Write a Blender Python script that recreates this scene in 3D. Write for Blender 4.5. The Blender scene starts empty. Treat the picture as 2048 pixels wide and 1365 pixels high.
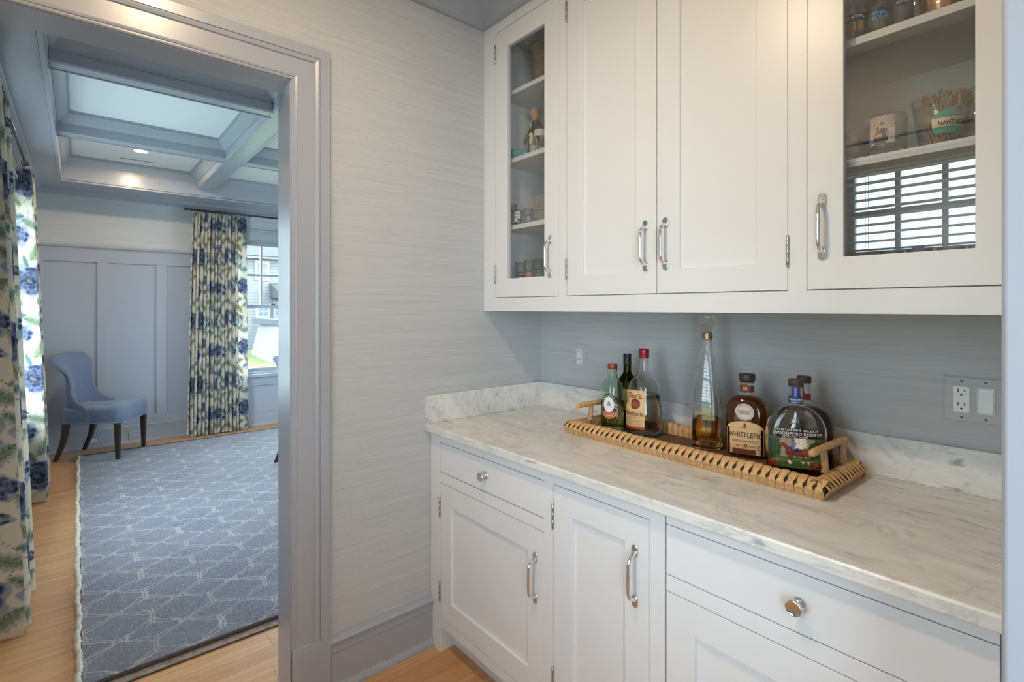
import bpy, math, random
import numpy as np
from mathutils import Vector, Matrix
R = math.radians
random.seed(7)
rng = np.random.RandomState(11)
scene = bpy.context.scene
COL = scene.collection

# ------------------------------------------------------------------ camera
cam_data = bpy.data.cameras.new('camera')
cam = bpy.data.objects.new('camera', cam_data)
COL.objects.link(cam)
cam.location = (1.831, -1.748, 1.390)
cam.rotation_euler = (R(90), 0, R(49.62))
cam_data.sensor_width = 36.0
cam_data.lens = 36.0 * 1021.0 / 2048.0
cam_data.shift_y = -66.5 / 2048.0
cam_data.clip_start = 0.02
scene.camera = cam

# ------------------------------------------------------------------ world, lamps, exposure
SKY = 11.0
world = bpy.data.worlds.new('sky')
scene.world = world
world.use_nodes = True
bg = world.node_tree.nodes['Background']
bg.inputs['Color'].default_value = (0.70, 0.87, 1.0, 1)
bg.inputs['Strength'].default_value = SKY

def lamp(name, kind, loc, energy, color, rot=(0, 0, 0), **kw):
    d = bpy.data.lights.new(name, kind)
    d.energy = energy
    d.color = color
    for k, val in kw.items():
        setattr(d, k, val)
    o = bpy.data.objects.new(name, d)
    o.location = loc
    o.rotation_euler = rot
    COL.objects.link(o)
    return o

lamp('sun', 'SUN', (5, 5, 12), 4.0, (1.0, 0.94, 0.84), (R(38), 0, R(125)), angle=R(1))

def portal(name, loc, sx, sy, rot):
    o = lamp(name, 'AREA', loc, 1.0, (1, 1, 1), rot, shape='RECTANGLE', size=sx, size_y=sy)
    o.data.cycles.is_portal = True
    return o
portal('portal_back', (-4.86, 0.235, 1.41), 1.34, 1.60, (R(90), 0, R(-90)))
portal('portal_left', (-2.47, -2.22, 1.41), 1.62, 1.60, (R(90), 0, 0))
portal('portal_pantry', (1.20, -2.22, 1.39), 0.66, 1.52, (R(90), 0, 0))
portal('portal_hall', (3.1, -2.22, 1.45), 1.6, 1.6, (R(90), 0, 0))
portal('portal_right', (-2.3, 2.22, 1.41), 1.9, 1.60, (R(-90), 0, 0))

WARM = (1.0, 0.76, 0.51)
DAY = (0.60, 0.83, 1.0)
lamp('daylight_fill_left', 'AREA', (-2.47, -2.27, 1.40), 36.0, DAY, (R(102), 0, 0), shape='RECTANGLE', size=1.5, size_y=1.5)  # area lamp added outside the window, tilted up to brighten the dining room
lamp('daylight_fill_right', 'AREA', (-2.3, 2.27, 1.45), 30.0, DAY, (R(-102), 0, 0), shape='RECTANGLE', size=1.8, size_y=1.5)  # second added area lamp, out of view, fills the dining room from the right
lamp('pantry_downlight_lamp', 'AREA', (0.95, -1.52, 2.725), 15.0, WARM, (0, 0, 0), shape='DISK', size=0.10)
lamp('dining_downlight_lamp', 'AREA', (-3.58, -1.334, 2.725), 11.0, WARM, (0, 0, 0), shape='DISK', size=0.10)
lamp('hall_fill_lamp', 'AREA', (3.0, -0.9, 2.725), 22.0, WARM, (0, 0, 0), shape='DISK', size=0.12)  # added lamp, out of view, gives the hall and jamb light

vs = scene.view_settings
scene.display_settings.display_device = 'sRGB'
vs.view_transform = 'Standard'
vs.look = 'None'
vs.exposure = 0.30
vs.gamma = 1.0
vs.use_curve_mapping = False
cy = scene.cycles
cy.use_denoising = True
cy.max_bounces = 14
cy.diffuse_bounces = 6
cy.glossy_bounces = 5
cy.transmission_bounces = 14
cy.transparent_max_bounces = 24
cy.caustics_reflective = False
cy.caustics_refractive = False
cy.sample_clamp_indirect = 4.0
cy.blur_glossy = 0.6

# ------------------------------------------------------------------ helpers
def s2l(c):
    return tuple((x / 12.92 if x <= 0.04045 else ((x + 0.055) / 1.055) ** 2.4) for x in c)
def rgb(r, g, b):
    return s2l((r / 255.0, g / 255.0, b / 255.0))

class MB:
    """collects shapes into one mesh"""
    def __init__(self):
        self.v = []; self.f = []; self.sm = []; self.mi = []
        self.m = 0
    def add(self, vs_, fs_, smooth=False):
        n = len(self.v)
        self.v.extend([tuple(p) for p in vs_])
        for f in fs_:
            self.f.append(tuple(i + n for i in f)); self.sm.append(smooth); self.mi.append(self.m)
        return self
    def box(self, x0, x1, y0, y1, z0, z1):
        v = [(x, y, z) for z in (z0, z1) for y in (y0, y1) for x in (x0, x1)]
        return self.add(v, [(0, 2, 3, 1), (4, 5, 7, 6), (0, 1, 5, 4), (2, 6, 7, 3), (0, 4, 6, 2), (1, 3, 7, 5)])
    def hexa(self, bot, top):
        return self.add(list(bot) + list(top), [(3, 2, 1, 0), (4, 5, 6, 7)] + [(i, (i + 1) % 4, 4 + (i + 1) % 4, 4 + i) for i in range(4)])
    def rings(self, rings, closed_u=True, cap0=True, cap1=True, smooth=True, closed_v=False):
        n = len(rings[0]); v = [p for r_ in rings for p in r_]; f = []
        m = len(rings)
        for i in range(m if closed_v else m - 1):
            a = i * n; b = ((i + 1) % m) * n
            for j in range(n if closed_u else n - 1):
                k = (j + 1) % n
                f.append((a + j, a + k, b + k, b + j))
        self.add(v, f, smooth)
        base = len(self.v) - len(v)
        if cap0: self.f.append(tuple(base + j for j in reversed(range(n)))); self.sm.append(False); self.mi.append(self.m)
        if cap1: self.f.append(tuple(base + (m - 1) * n + j for j in range(n))); self.sm.append(False); self.mi.append(self.m)
        return self
    def lathe(self, prof, n=28, c=(0, 0, 0), smooth=True, cap0=True, cap1=True):
        rs = []
        for r_, z in prof:
            rs.append([(c[0] + r_ * math.cos(2 * math.pi * k / n), c[1] + r_ * math.sin(2 * math.pi * k / n), c[2] + z) for k in range(n)])
        return self.rings(rs, True, cap0, cap1, smooth)
    def loft(self, secs, n=40, c=(0, 0, 0), smooth=True, cap0=True, cap1=True, flip=False):
        rs = []
        for s in secs:
            z, hx, hy = s[0], s[1], s[2]
            e = s[3] if len(s) > 3 else 2.0
            ring = []
            for k in range(n):
                t = 2 * math.pi * k / n
                ct, st = math.cos(t), math.sin(t)
                ring.append((c[0] + hx * math.copysign(abs(ct) ** (2 / e), ct), c[1] + hy * math.copysign(abs(st) ** (2 / e), st), c[2] + z))
            if flip: ring.reverse()
            rs.append(ring)
        return self.rings(rs, True, cap0, cap1, smooth)
    def tube(self, pts, r, n=10, caps=True, smooth=True, closed=False):
        P = [Vector(p) for p in pts]; m = len(P); rs = []
        ref = None
        for i, p in enumerate(P):
            if closed: t = P[(i + 1) % m] - P[i - 1]
            else: t = P[min(i + 1, m - 1)] - P[max(i - 1, 0)]
            t.normalize()
            if ref is None:
                ref = Vector((0, 0, 1)) if abs(t.z) < 0.9 else Vector((1, 0, 0))
            a = t.cross(ref)
            if a.length < 1e-5: a = t.cross(Vector((0.3, 1, 0.2)))
            a.normalize(); b = a.cross(t); ref = b
            rr = r[i] if isinstance(r, (list, tuple)) else r
            rs.append([tuple(p + a * (rr * math.cos(2 * math.pi * k / n)) + b * (rr * math.sin(2 * math.pi * k / n))) for k in range(n)])
        return self.rings(rs, True, caps and not closed, caps and not closed, smooth, closed)
    def sphere(self, c, rx, ry=None, rz=None, n=14, m=8):
        ry = rx if ry is None else ry; rz = rx if rz is None else rz
        rs = []
        for i in range(m + 1):
            t = math.pi * (0.02 + 0.96 * i / m)
            rs.append([(c[0] + rx * math.sin(t) * math.cos(2 * math.pi * k / n), c[1] + ry * math.sin(t) * math.sin(2 * math.pi * k / n), c[2] - rz * math.cos(t)) for k in range(n)])
        return self.rings(rs)
    def sweep_loop(self, corners, prof, to3d, smooth=False, closed=True):
        """corners: 2D polygon with outward mitre directions; prof: (offset, depth) list; to3d(u, v, depth)"""
        rs = []
        n = len(corners)
        for (u, v_, du, dv) in corners:
            rs.append([to3d(u + du * o, v_ + dv * o, d) for o, d in prof])
        return self.rings(rs, False, False, False, smooth, closed)
    def grid(self, fn, nu, nv, smooth=True):
        v = [fn(i / nu, j / nv) for j in range(nv + 1) for i in range(nu + 1)]
        w = nu + 1
        f = [(j * w + i, j * w + i + 1, (j + 1) * w + i + 1, (j + 1) * w + i) for j in range(nv) for i in range(nu)]
        return self.add(v, f, smooth)
    def xf(self, M):
        self.v = [tuple(M @ Vector(p)) for p in self.v]; return self
    def mesh(self, name):
        me = bpy.data.meshes.new(name)
        me.from_pydata(self.v, [], self.f)
        me.polygons.foreach_set('use_smooth', self.sm)
        me.polygons.foreach_set('material_index', self.mi)
        me.validate(); me.update()
        return me
    def build(self, name, mat, parent=None, loc=None, rot=None, bevel=0, seg=2, kind=None):
        me = self.mesh(name)
        for m_ in (mat if isinstance(mat, (list, tuple)) else [mat]): me.materials.append(m_)
        return place(me, name, parent, loc, rot, bevel, seg, kind)

def place(me, name, parent=None, loc=None, rot=None, bevel=0, seg=2, kind=None):
    o = bpy.data.objects.new(name, me)
    COL.objects.link(o)
    if loc is not None: o.location = loc
    if rot is not None: o.rotation_euler = rot
    if parent is not None: o.parent = parent
    if bevel:
        b = o.modifiers.new('bevel', 'BEVEL'); b.width = bevel; b.segments = seg; b.limit_method = 'ANGLE'; b.angle_limit = R(40)
    if kind: o['kind'] = kind
    return o

def thing(name, label, cat, loc=(0, 0, 0), rz=0, group=None):
    o = bpy.data.objects.new(name, None)
    o.empty_display_size = 0.05
    COL.objects.link(o)
    o.location = loc; o.rotation_euler = (0, 0, rz)
    return tag(o, label, cat, group)
def tag(o, label, cat, group=None):
    o['label'] = label; o['category'] = cat
    if group: o['group'] = group
    return o
def copy_tree(o, parent=None):
    c = o.copy(); COL.objects.link(c)
    if parent is not None: c.parent = parent
    for ch in list(o.children): copy_tree(ch, c)
    return c

# ------------------------------------------------------------------ materials
def newmat(name):
    m = bpy.data.materials.new(name); m.use_nodes = True
    nt = m.node_tree
    return m, nt, nt.nodes['Principled BSDF'], nt.nodes['Material Output']
def mat(name, color, rough=0.5, metal=0.0, spec=None, bump=0.0, bscale=200.0, coat=0.0):
    m, nt, p, out = newmat(name)
    p.inputs['Base Color'].default_value = (*color, 1)
    p.inputs['Roughness'].default_value = rough
    p.inputs['Metallic'].default_value = metal
    if spec is not None: p.inputs['Specular IOR Level'].default_value = spec
    if coat: p.inputs['Coat Weight'].default_value = coat
    if bump:
        g = nt.nodes.new('ShaderNodeNewGeometry')
        n = nt.nodes.new('ShaderNodeTexNoise'); n.inputs['Scale'].default_value = bscale; n.inputs['Detail'].default_value = 3
        nt.links.new(g.outputs['Position'], n.inputs['Vector'])
        b = nt.nodes.new('ShaderNodeBump'); b.inputs['Strength'].default_value = bump; b.inputs['Distance'].default_value = 0.002
        nt.links.new(n.outputs['Fac'], b.inputs['Height']); nt.links.new(b.outputs['Normal'], p.inputs['Normal'])
    return m
class N:
    """node graph shorthand"""
    def __init__(self, nt): self.nt = nt
    def n(self, t, **kw):
        x = self.nt.nodes.new(t)
        for k, v in kw.items(): setattr(x, k, v)
        return x
    def _in(self, sock, v):
        if isinstance(v, bpy.types.NodeSocket): self.nt.links.new(v, sock)
        else: sock.default_value = v
    def math(self, op, a, b=0.0, clamp=False):
        x = self.n('ShaderNodeMath', operation=op, use_clamp=clamp)
        self._in(x.inputs[0], a); self._in(x.inputs[1], b)
        return x.outputs[0]
    def pos(self):
        return self.n('ShaderNodeNewGeometry').outputs['Position']
    def mapping(self, vec, scale=(1, 1, 1), rot=(0, 0, 0), loc=(0, 0, 0)):
        x = self.n('ShaderNodeMapping')
        x.inputs['Scale'].default_value = scale; x.inputs['Rotation'].default_value = rot; x.inputs['Location'].default_value = loc
        self.nt.links.new(vec, x.inputs['Vector']); return x.outputs['Vector']
    def noise(self, vec, scale=5, detail=4, rough=0.5, dist=0.0):
        x = self.n('ShaderNodeTexNoise')
        for k, v in (('Scale', scale), ('Detail', detail), ('Roughness', rough), ('Distortion', dist)): x.inputs[k].default_value = v
        self.nt.links.new(vec, x.inputs['Vector']); return x.outputs['Fac']
    def ramp(self, fac, stops):
        x = self.n('ShaderNodeValToRGB')
        el = x.color_ramp.elements
        while len(el) < len(stops): el.new(0.5)
        for e, (p, c) in zip(el, stops):
            e.position = p; e.color = (*c, 1) if len(c) == 3 else c
        self.nt.links.new(fac, x.inputs['Fac']); return x.outputs['Color']
    def mix(self, fac, a, b, blend='MIX'):
        x = self.n('ShaderNodeMix', data_type='RGBA', blend_type=blend)
        self._in(x.inputs['Factor'], fac)
        for s, v in ((x.inputs[6], a), (x.inputs[7], b)):
            if isinstance(v, bpy.types.NodeSocket): self.nt.links.new(v, s)
            else: s.default_value = (*v, 1)
        return x.outputs[2]
    def bump(self, h, strength, dist, target):
        b = self.n('ShaderNodeBump'); b.inputs['Strength'].default_value = strength; b.inputs['Distance'].default_value = dist
        self.nt.links.new(h, b.inputs['Height']); self.nt.links.new(b.outputs['Normal'], target)

def m_grasscloth():
    m, nt, p, out = newmat('grasscloth'); g = N(nt)
    pos = g.pos()
    wob = g.noise(g.mapping(pos, (5, 5, 3)), 1.0, 2)
    mp = g.n('ShaderNodeVectorMath', operation='ADD')
    nt.links.new(pos, mp.inputs[0])
    cx = g.n('ShaderNodeCombineXYZ'); nt.links.new(g.math('MULTIPLY', wob, 0.012), cx.inputs[2]); nt.links.new(cx.outputs[0], mp.inputs[1])
    v = mp.outputs[0]
    fine = g.noise(g.mapping(v, (3.0, 3.0, 210)), 1.0, 5, 0.65)
    mid = g.noise(g.mapping(v, (1.1, 1.1, 75)), 1.0, 4, 0.6)
    big = g.noise(g.mapping(v, (1.3, 1.3, 3.0)), 1.0, 2)
    c = g.ramp(fine, [(0.2, rgb(170, 173, 175)), (0.55, rgb(193, 194, 195)), (0.85, rgb(211, 209, 206))])
    c2 = g.ramp(mid, [(0.3, rgb(160, 167, 172)), (0.6, rgb(205, 201, 198)), (0.8, rgb(214, 206, 199))])
    c = g.mix(0.30, c, c2)
    c = g.mix(g.math('MULTIPLY', big, 0.35), c, rgb(176, 184, 190))
    slub = g.noise(g.mapping(v, (7, 7, 420)), 1.0, 2, 0.5)
    c = g.mix(g.math('MULTIPLY', g.math('GREATER_THAN', slub, 0.66), 0.35), c, rgb(224, 216, 200))
    nt.links.new(c, p.inputs['Base Color'])
    p.inputs['Roughness'].default_value = 0.6
    p.inputs['Specular IOR Level'].default_value = 0.25
    g.bump(g.math('ADD', fine, g.math('MULTIPLY', slub, 0.5)), 0.35, 0.002, p.inputs['Normal'])
    return m
def m_marble():
    m, nt, p, out = newmat('marble'); g = N(nt)
    pos = g.pos()
    v = g.mapping(pos, (1.6, 4.2, 3.6), (0, 0, R(22)))
    a = g.noise(v, 3.2, 8, 0.68, 0.7)
    c = g.ramp(a, [(0.30, rgb(196, 197, 197)), (0.46, rgb(216, 215, 212)), (0.62, rgb(228, 226, 222))])
    b = g.noise(g.mapping(pos, (13, 42, 34), (0, 0, R(20))), 1.0, 4, 0.62, 0.5)
    k = g.noise(g.mapping(pos, (3.5, 6, 6)), 1.0, 2)
    m1 = g.math('MULTIPLY', g.ramp(b, [(0.57, (0, 0, 0)), (0.70, (1, 1, 1))]), g.ramp(k, [(0.38, (0, 0, 0)), (0.62, (0.85, 0.85, 0.85))]))
    c = g.mix(m1, c, rgb(138, 140, 144))
    w = g.noise(g.mapping(pos, (2.2, 5.5, 5), (0, 0, R(30))), 1.0, 6, 0.6, 1.2)
    w = g.math('ABSOLUTE', g.math('SUBTRACT', w, 0.5))
    c = g.mix(g.ramp(w, [(0.0, (0.38, 0.38, 0.38)), (0.018, (0, 0, 0))]), c, rgb(168, 168, 170))
    nt.links.new(c, p.inputs['Base Color'])
    p.inputs['Roughness'].default_value = 0.32
    return m
def m_oak():
    m, nt, p, out = newmat('oak_plank'); g = N(nt)
    pos = g.pos(); info = g.n('ShaderNodeObjectInfo')
    add = g.n('ShaderNodeVectorMath', operation='ADD'); nt.links.new(pos, add.inputs[0])
    cx = g.n('ShaderNodeCombineXYZ')
    for i in range(3): nt.links.new(g.math('MULTIPLY', info.outputs['Random'], 37.0 + i * 11), cx.inputs[i])
    nt.links.new(cx.outputs[0], add.inputs[1]); v = add.outputs[0]
    gr = g.noise(g.mapping(v, (34, 1.6, 1)), 1.0, 6, 0.6, 0.4)
    fi = g.noise(g.mapping(v, (160, 5, 1)), 1.0, 3, 0.5)
    c = g.ramp(gr, [(0.25, rgb(178, 126, 82)), (0.5, rgb(208, 160, 112)), (0.78, rgb(222, 182, 136))])
    c = g.mix(g.math('MULTIPLY', fi, 0.30), c, rgb(166, 116, 74))
    c = g.mix(g.math('MULTIPLY', info.outputs['Random'], 0.62), c, rgb(184, 134, 88))
    nt.links.new(c, p.inputs['Base Color'])
    p.inputs['Roughness'].default_value = 0.36
    g.bump(fi, 0.08, 0.001, p.inputs['Normal'])
    return m
def m_rug():
    m, nt, p, out = newmat('rug_pile'); g = N(nt)
    pos = g.pos()
    sep = g.n('ShaderNodeSeparateXYZ'); nt.links.new(pos, sep.inputs[0])
    w1 = g.math('MULTIPLY', g.math('SUBTRACT', g.noise(g.mapping(pos, (14, 14, 14)), 1.0, 3), 0.5), 0.045)
    w2 = g.math('MULTIPLY', g.math('SUBTRACT', g.noise(g.mapping(pos, (13, 13, 13), (0, 0, 0), (5, 3, 0)), 1.0, 3), 0.5), 0.045)
    x = g.math('ADD', sep.outputs[0], w1); y = g.math('ADD', sep.outputs[1], w2)
    def fold(s, off, per):
        q = g.math('DIVIDE', g.math('ADD', s, off), per)
        return g.math('MULTIPLY', g.math('ABSOLUTE', g.math('SUBTRACT', q, g.math('ROUND', q))), per)
    a = fold(y, 1.50, 0.232); b = fold(x, 0.705, 0.24)
    def line(h, k, w):
        d = g.math('ABSOLUTE', g.math('SUBTRACT', g.math('SUBTRACT', b, h), g.math('MULTIPLY', a, k)))
        d = g.math('MULTIPLY', d, 1 / math.sqrt(1 + k * k))
        return g.math('SUBTRACT', 1.0, g.math('MULTIPLY', d, 1.0 / w), True)
    wdt = 0.0048
    L = g.math('MAXIMUM', line(0.058, 0.50, wdt), line(0.018, 0.86, wdt))
    bar = g.math('MULTIPLY', g.math('SUBTRACT', 1.0, g.math('MULTIPLY', g.math('ABSOLUTE', g.math('SUBTRACT', a, 0.007)), 150.0), True), g.math('LESS_THAN', b, 0.06))
    rect = g.math('MAXIMUM', g.math('DIVIDE', g.math('ABSOLUTE', g.math('SUBTRACT', a, 0.116)), 0.024), g.math('DIVIDE', g.math('ABSOLUTE', g.math('SUBTRACT', b, 0.12)), 0.012))
    rect = g.math('SUBTRACT', 1.0, g.math('MULTIPLY', g.math('ABSOLUTE', g.math('SUBTRACT', rect, 0.9)), 3.0), True)
    L = g.math('MAXIMUM', g.math('MAXIMUM', L, bar), rect)
    wear = g.noise(g.mapping(pos, (9, 9, 9)), 1.0, 4, 0.6)
    dash = g.noise(g.mapping(pos, (170, 170, 170)), 1.0, 2, 0.6)
    L = g.math('MULTIPLY', L, g.math('MULTIPLY', g.math('SUBTRACT', g.math('MULTIPLY', wear, 2.2), 0.35), g.math('ADD', g.math('MULTIPLY', dash, 0.9), 0.42)), True)
    f1 = g.noise(g.mapping(pos, (30, 230, 1)), 1.0, 3, 0.75)
    f2 = g.noise(g.mapping(pos, (230, 30, 1)), 1.0, 3, 0.75)
    spk = g.noise(g.mapping(pos, (240, 240, 240)), 1.0, 2, 0.7)
    patch = g.noise(g.mapping(pos, (3.2, 3.2, 3)), 1.0, 5, 0.6)
    c = g.ramp(g.math('MULTIPLY', g.math('ADD', f1, f2), 0.5), [(0.36, rgb(58, 58, 74)), (0.5, rgb(106, 105, 118)), (0.62, rgb(158, 155, 156))])
    c = g.mix(g.ramp(spk, [(0.35, (0.6, 0.6, 0.6)), (0.6, (0, 0, 0))]), c, rgb(64, 65, 82))
    c = g.mix(g.ramp(patch, [(0.4, (0, 0, 0)), (0.7, (0.55, 0.55, 0.55))]), c, rgb(124, 123, 130))
    c = g.mix(g.math('MULTIPLY', L, 0.68), c, rgb(196, 190, 176))
    nt.links.new(c, p.inputs['Base Color'])
    p.inputs['Roughness'].default_value = 0.75
    p.inputs['Specular IOR Level'].default_value = 0.2
    p.inputs['Sheen Weight'].default_value = 0.35
    p.inputs['Sheen Roughness'].default_value = 0.4
    g.bump(spk, 0.6, 0.003, p.inputs['Normal'])
    return m
def m_attr(name, rough=0.7, trans=0.0, spec=0.3):
    m, nt, p, out = newmat(name); g = N(nt)
    a = g.n('ShaderNodeAttribute'); a.attribute_name = 'Col'
    nt.links.new(a.outputs['Color'], p.inputs['Base Color'])
    p.inputs['Roughness'].default_value = rough
    p.inputs['Specular IOR Level'].default_value = spec
    if trans:
        t = g.n('ShaderNodeBsdfTranslucent'); nt.links.new(a.outputs['Color'], t.inputs['Color'])
        mx = g.n('ShaderNodeMixShader'); mx.inputs[0].default_value = trans
        nt.links.new(p.outputs[0], mx.inputs[1]); nt.links.new(t.outputs[0], mx.inputs[2])
        nt.links.new(mx.outputs[0], out.inputs['Surface'])
    return m
def schlick(g, f0):
    lw = g.n('ShaderNodeLayerWeight'); lw.inputs['Blend'].default_value = 0.5
    return g.math('ADD', g.math('MULTIPLY', g.math('POWER', lw.outputs['Facing'], 5.0), 1.0 - f0), f0, True)
def m_pane(name, refl=1.5, tint=(1, 1, 1), rough=0.0):
    """thin sheet of glass: clear, with the reflection of an uncoated pane"""
    m, nt, p, out = newmat(name); g = N(nt)
    nt.nodes.remove(p)
    f0 = ((refl - 1) / (refl + 1)) ** 2 * 1.9
    t = g.n('ShaderNodeBsdfTransparent'); t.inputs['Color'].default_value = (*tint, 1)
    s = g.n('ShaderNodeBsdfGlossy'); s.inputs['Roughness'].default_value = rough
    mx = g.n('ShaderNodeMixShader')
    nt.links.new(schlick(g, f0), mx.inputs[0]); nt.links.new(t.outputs[0], mx.inputs[1]); nt.links.new(s.outputs[0], mx.inputs[2])
    nt.links.new(mx.outputs[0], out.inputs['Surface'])
    return m
def m_tumbler(name, tint=(0.9, 0.93, 0.93)):
    """thin-walled glassware: edges seen at a glance look denser"""
    m, nt, p, out = newmat(name); g = N(nt)
    nt.nodes.remove(p)
    lw = g.n('ShaderNodeLayerWeight'); lw.inputs['Blend'].default_value = 0.25
    c = g.mix(lw.outputs['Facing'], (0.97, 0.98, 0.98), tuple(x * 0.62 for x in tint))
    t = g.n('ShaderNodeBsdfTransparent'); nt.links.new(c, t.inputs['Color'])
    s = g.n('ShaderNodeBsdfGlossy'); s.inputs['Roughness'].default_value = 0.03
    mx = g.n('ShaderNodeMixShader')
    nt.links.new(schlick(g, 0.055), mx.inputs[0]); nt.links.new(t.outputs[0], mx.inputs[1]); nt.links.new(s.outputs[0], mx.inputs[2])
    nt.links.new(mx.outputs[0], out.inputs['Surface'])
    return m
def m_glass(name, color, ior=1.5, rough=0.0):
    m, nt, p, out = newmat(name); g = N(nt)
    nt.nodes.remove(p)
    s = g.n('ShaderNodeBsdfGlass'); s.inputs['Color'].default_value = (*color, 1)
    s.inputs['IOR'].default_value = ior; s.inputs['Roughness'].default_value = rough
    nt.links.new(s.outputs[0], out.inputs['Surface'])
    return m
def m_emit(name, color, strength):
    m, nt, p, out = newmat(name)
    p.inputs['Base Color'].default_value = (*color, 1)
    p.inputs['Emission Color'].default_value = (*color, 1)
    p.inputs['Emission Strength'].default_value = strength
    return m
def m_rattan():
    m, nt, p, out = newmat('rattan'); g = N(nt)
    tc = g.n('ShaderNodeTexCoord'); info = g.n('ShaderNodeObjectInfo')
    pos = g.pos()
    a = g.noise(g.mapping(pos, (160, 160, 60)), 1.0, 3, 0.6)
    c = g.ramp(a, [(0.25, rgb(176, 130, 82)), (0.55, rgb(210, 168, 116)), (0.8, rgb(226, 190, 142))])
    c = g.mix(g.math('MULTIPLY', info.outputs['Random'], 0.35), c, rgb(188, 142, 90))
    nt.links.new(c, p.inputs['Base Color']); p.inputs['Roughness'].default_value = 0.38
    return m
def m_weave():
    m, nt, p, out = newmat('brown_weave'); g = N(nt)
    pos = g.pos(); sep = g.n('ShaderNodeSeparateXYZ'); nt.links.new(pos, sep.inputs[0])
    s1 = g.math('SINE', g.math('MULTIPLY', sep.outputs[0], 1100.0)); s2 = g.math('SINE', g.math('MULTIPLY', sep.outputs[1], 1100.0))
    h = g.math('ADD', g.math('MULTIPLY', g.math('MULTIPLY', s1, s2), 0.5), 0.5)
    nz = g.noise(g.mapping(pos, (60, 60, 60)), 1.0, 2)
    c = g.ramp(h, [(0.2, rgb(60, 40, 26)), (0.8, rgb(142, 104, 70))])
    c = g.mix(g.math('MULTIPLY', nz, 0.4), c, rgb(92, 66, 44))
    nt.links.new(c, p.inputs['Base Color']); p.inputs['Roughness'].default_value = 0.6
    g.bump(h, 0.5, 0.002, p.inputs['Normal'])
    return m
def m_linen(name, c0, c1):
    m, nt, p, out = newmat(name); g = N(nt)
    tc = g.n('ShaderNodeTexCoord').outputs['Object']
    a = g.noise(g.mapping(tc, (500, 500, 22)), 1.0, 2, 0.6); b = g.noise(g.mapping(tc, (22, 22, 500)), 1.0, 2, 0.6)
    c = g.ramp(g.math('MULTIPLY', g.math('ADD', a, b), 0.5), [(0.35, c0), (0.65, c1)])
    nt.links.new(c, p.inputs['Base Color']); p.inputs['Roughness'].default_value = 0.75
    p.inputs['Sheen Weight'].default_value = 0.3
    p.inputs['Specular IOR Level'].default_value = 0.2
    return m
def m_siding():
    m, nt, p, out = newmat('clapboard'); g = N(nt)
    sep = g.n('ShaderNodeSeparateXYZ'); nt.links.new(g.pos(), sep.inputs[0])
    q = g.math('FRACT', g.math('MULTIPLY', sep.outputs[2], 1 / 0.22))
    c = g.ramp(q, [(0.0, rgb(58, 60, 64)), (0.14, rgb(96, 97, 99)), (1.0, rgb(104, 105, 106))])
    nt.links.new(c, p.inputs['Base Color']); p.inputs['Roughness'].default_value = 0.7
    return m
def m_noisecol(name, stops, scale, rough=0.8, detail=5, bump=0.0):
    m, nt, p, out = newmat(name); g = N(nt)
    a = g.noise(g.mapping(g.pos(), scale), 1.0, detail, 0.6)
    nt.links.new(g.ramp(a, stops), p.inputs['Base Color']); p.inputs['Roughness'].default_value = rough
    p.inputs['Specular IOR Level'].default_value = 0.3
    if bump: g.bump(a, bump, 0.01, p.inputs['Normal'])
    return m

GRASS = m_grasscloth()
MARBLE = m_marble()
OAK = m_oak()
TRIM = mat('blue_grey_trim_paint', rgb(163, 167, 176), 0.28, bump=0.03, bscale=60)
WHITE = mat('white_cabinet_paint', rgb(223, 223, 224), 0.34, bump=0.02, bscale=80)
INNER = mat('cabinet_interior_paint', rgb(220, 220, 220), 0.5)
CEIL = mat('ceiling_paint', rgb(226, 228, 228), 0.7)
SUB = mat('subfloor', rgb(70, 52, 38), 0.8)
CHROME = mat('chrome', (0.78, 0.78, 0.79), 0.07, 1.0)
NICKEL = mat('nickel_hinge', (0.50, 0.46, 0.40), 0.25, 1.0)
BLACK = mat('black_gap', rgb(14, 14, 16), 0.6)
PLATE = mat('white_plastic', rgb(226, 226, 224), 0.35)
SLOT = mat('dark_slot', rgb(30, 30, 34), 0.6)
PANE = m_pane('window_pane', 1.5, (0.93, 0.96, 0.96))
DOORPANE = m_pane('cabinet_pane', 1.75, (0.93, 0.94, 0.93))
RUG = m_rug()
CURT = m_attr('printed_linen', 0.8, 0.42, 0.15)
PRINT = m_attr('printed_label', 0.45, 0.0, 0.4)
DARKMETAL = mat('dark_rod_metal', rgb(86, 84, 82), 0.3, 1.0)
DARKWOOD = mat('dark_walnut', rgb(58, 38, 28), 0.3)
RATTAN = m_rattan()
WEAVE = m_weave()
BLUELINEN = m_linen('blue_linen', rgb(84, 94, 118), rgb(116, 124, 144))
BLUEPIPE = mat('blue_piping', rgb(104, 124, 146), 0.6)
CORD = m_noisecol('cream_braid', [(0.3, rgb(176, 166, 150)), (0.7, rgb(222, 214, 200))], (90, 90, 90), 0.9, 3, 0.5)
BINDING = m_noisecol('dark_binding', [(0.3, rgb(66, 62, 60)), (0.7, rgb(104, 100, 98))], (200, 200, 200), 0.9)
PADFELT = m_noisecol('rug_pad_felt', [(0.3, rgb(122, 104, 94)), (0.6, rgb(164, 148, 138)), (0.8, rgb(120, 80, 72))], (30, 30, 30), 0.9)
CLEAR = m_glass('clear_glass', (0.985, 0.99, 0.985))
GREENGLASS = m_glass('pale_green_glass', (0.90, 0.965, 0.915))
OLIVEGLASS = m_glass('olive_glass', (0.30, 0.38, 0.07))
GIN = m_glass('gin', (0.94, 0.97, 0.82), 1.34)
VODKA = m_glass('clear_spirit', (0.98, 0.975, 0.94), 1.34)
TEQUILA = m_glass('amber_spirit', (0.82, 0.56, 0.17), 1.34)
RYE = m_glass('rye_whiskey', (0.62, 0.29, 0.10), 1.36)
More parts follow.
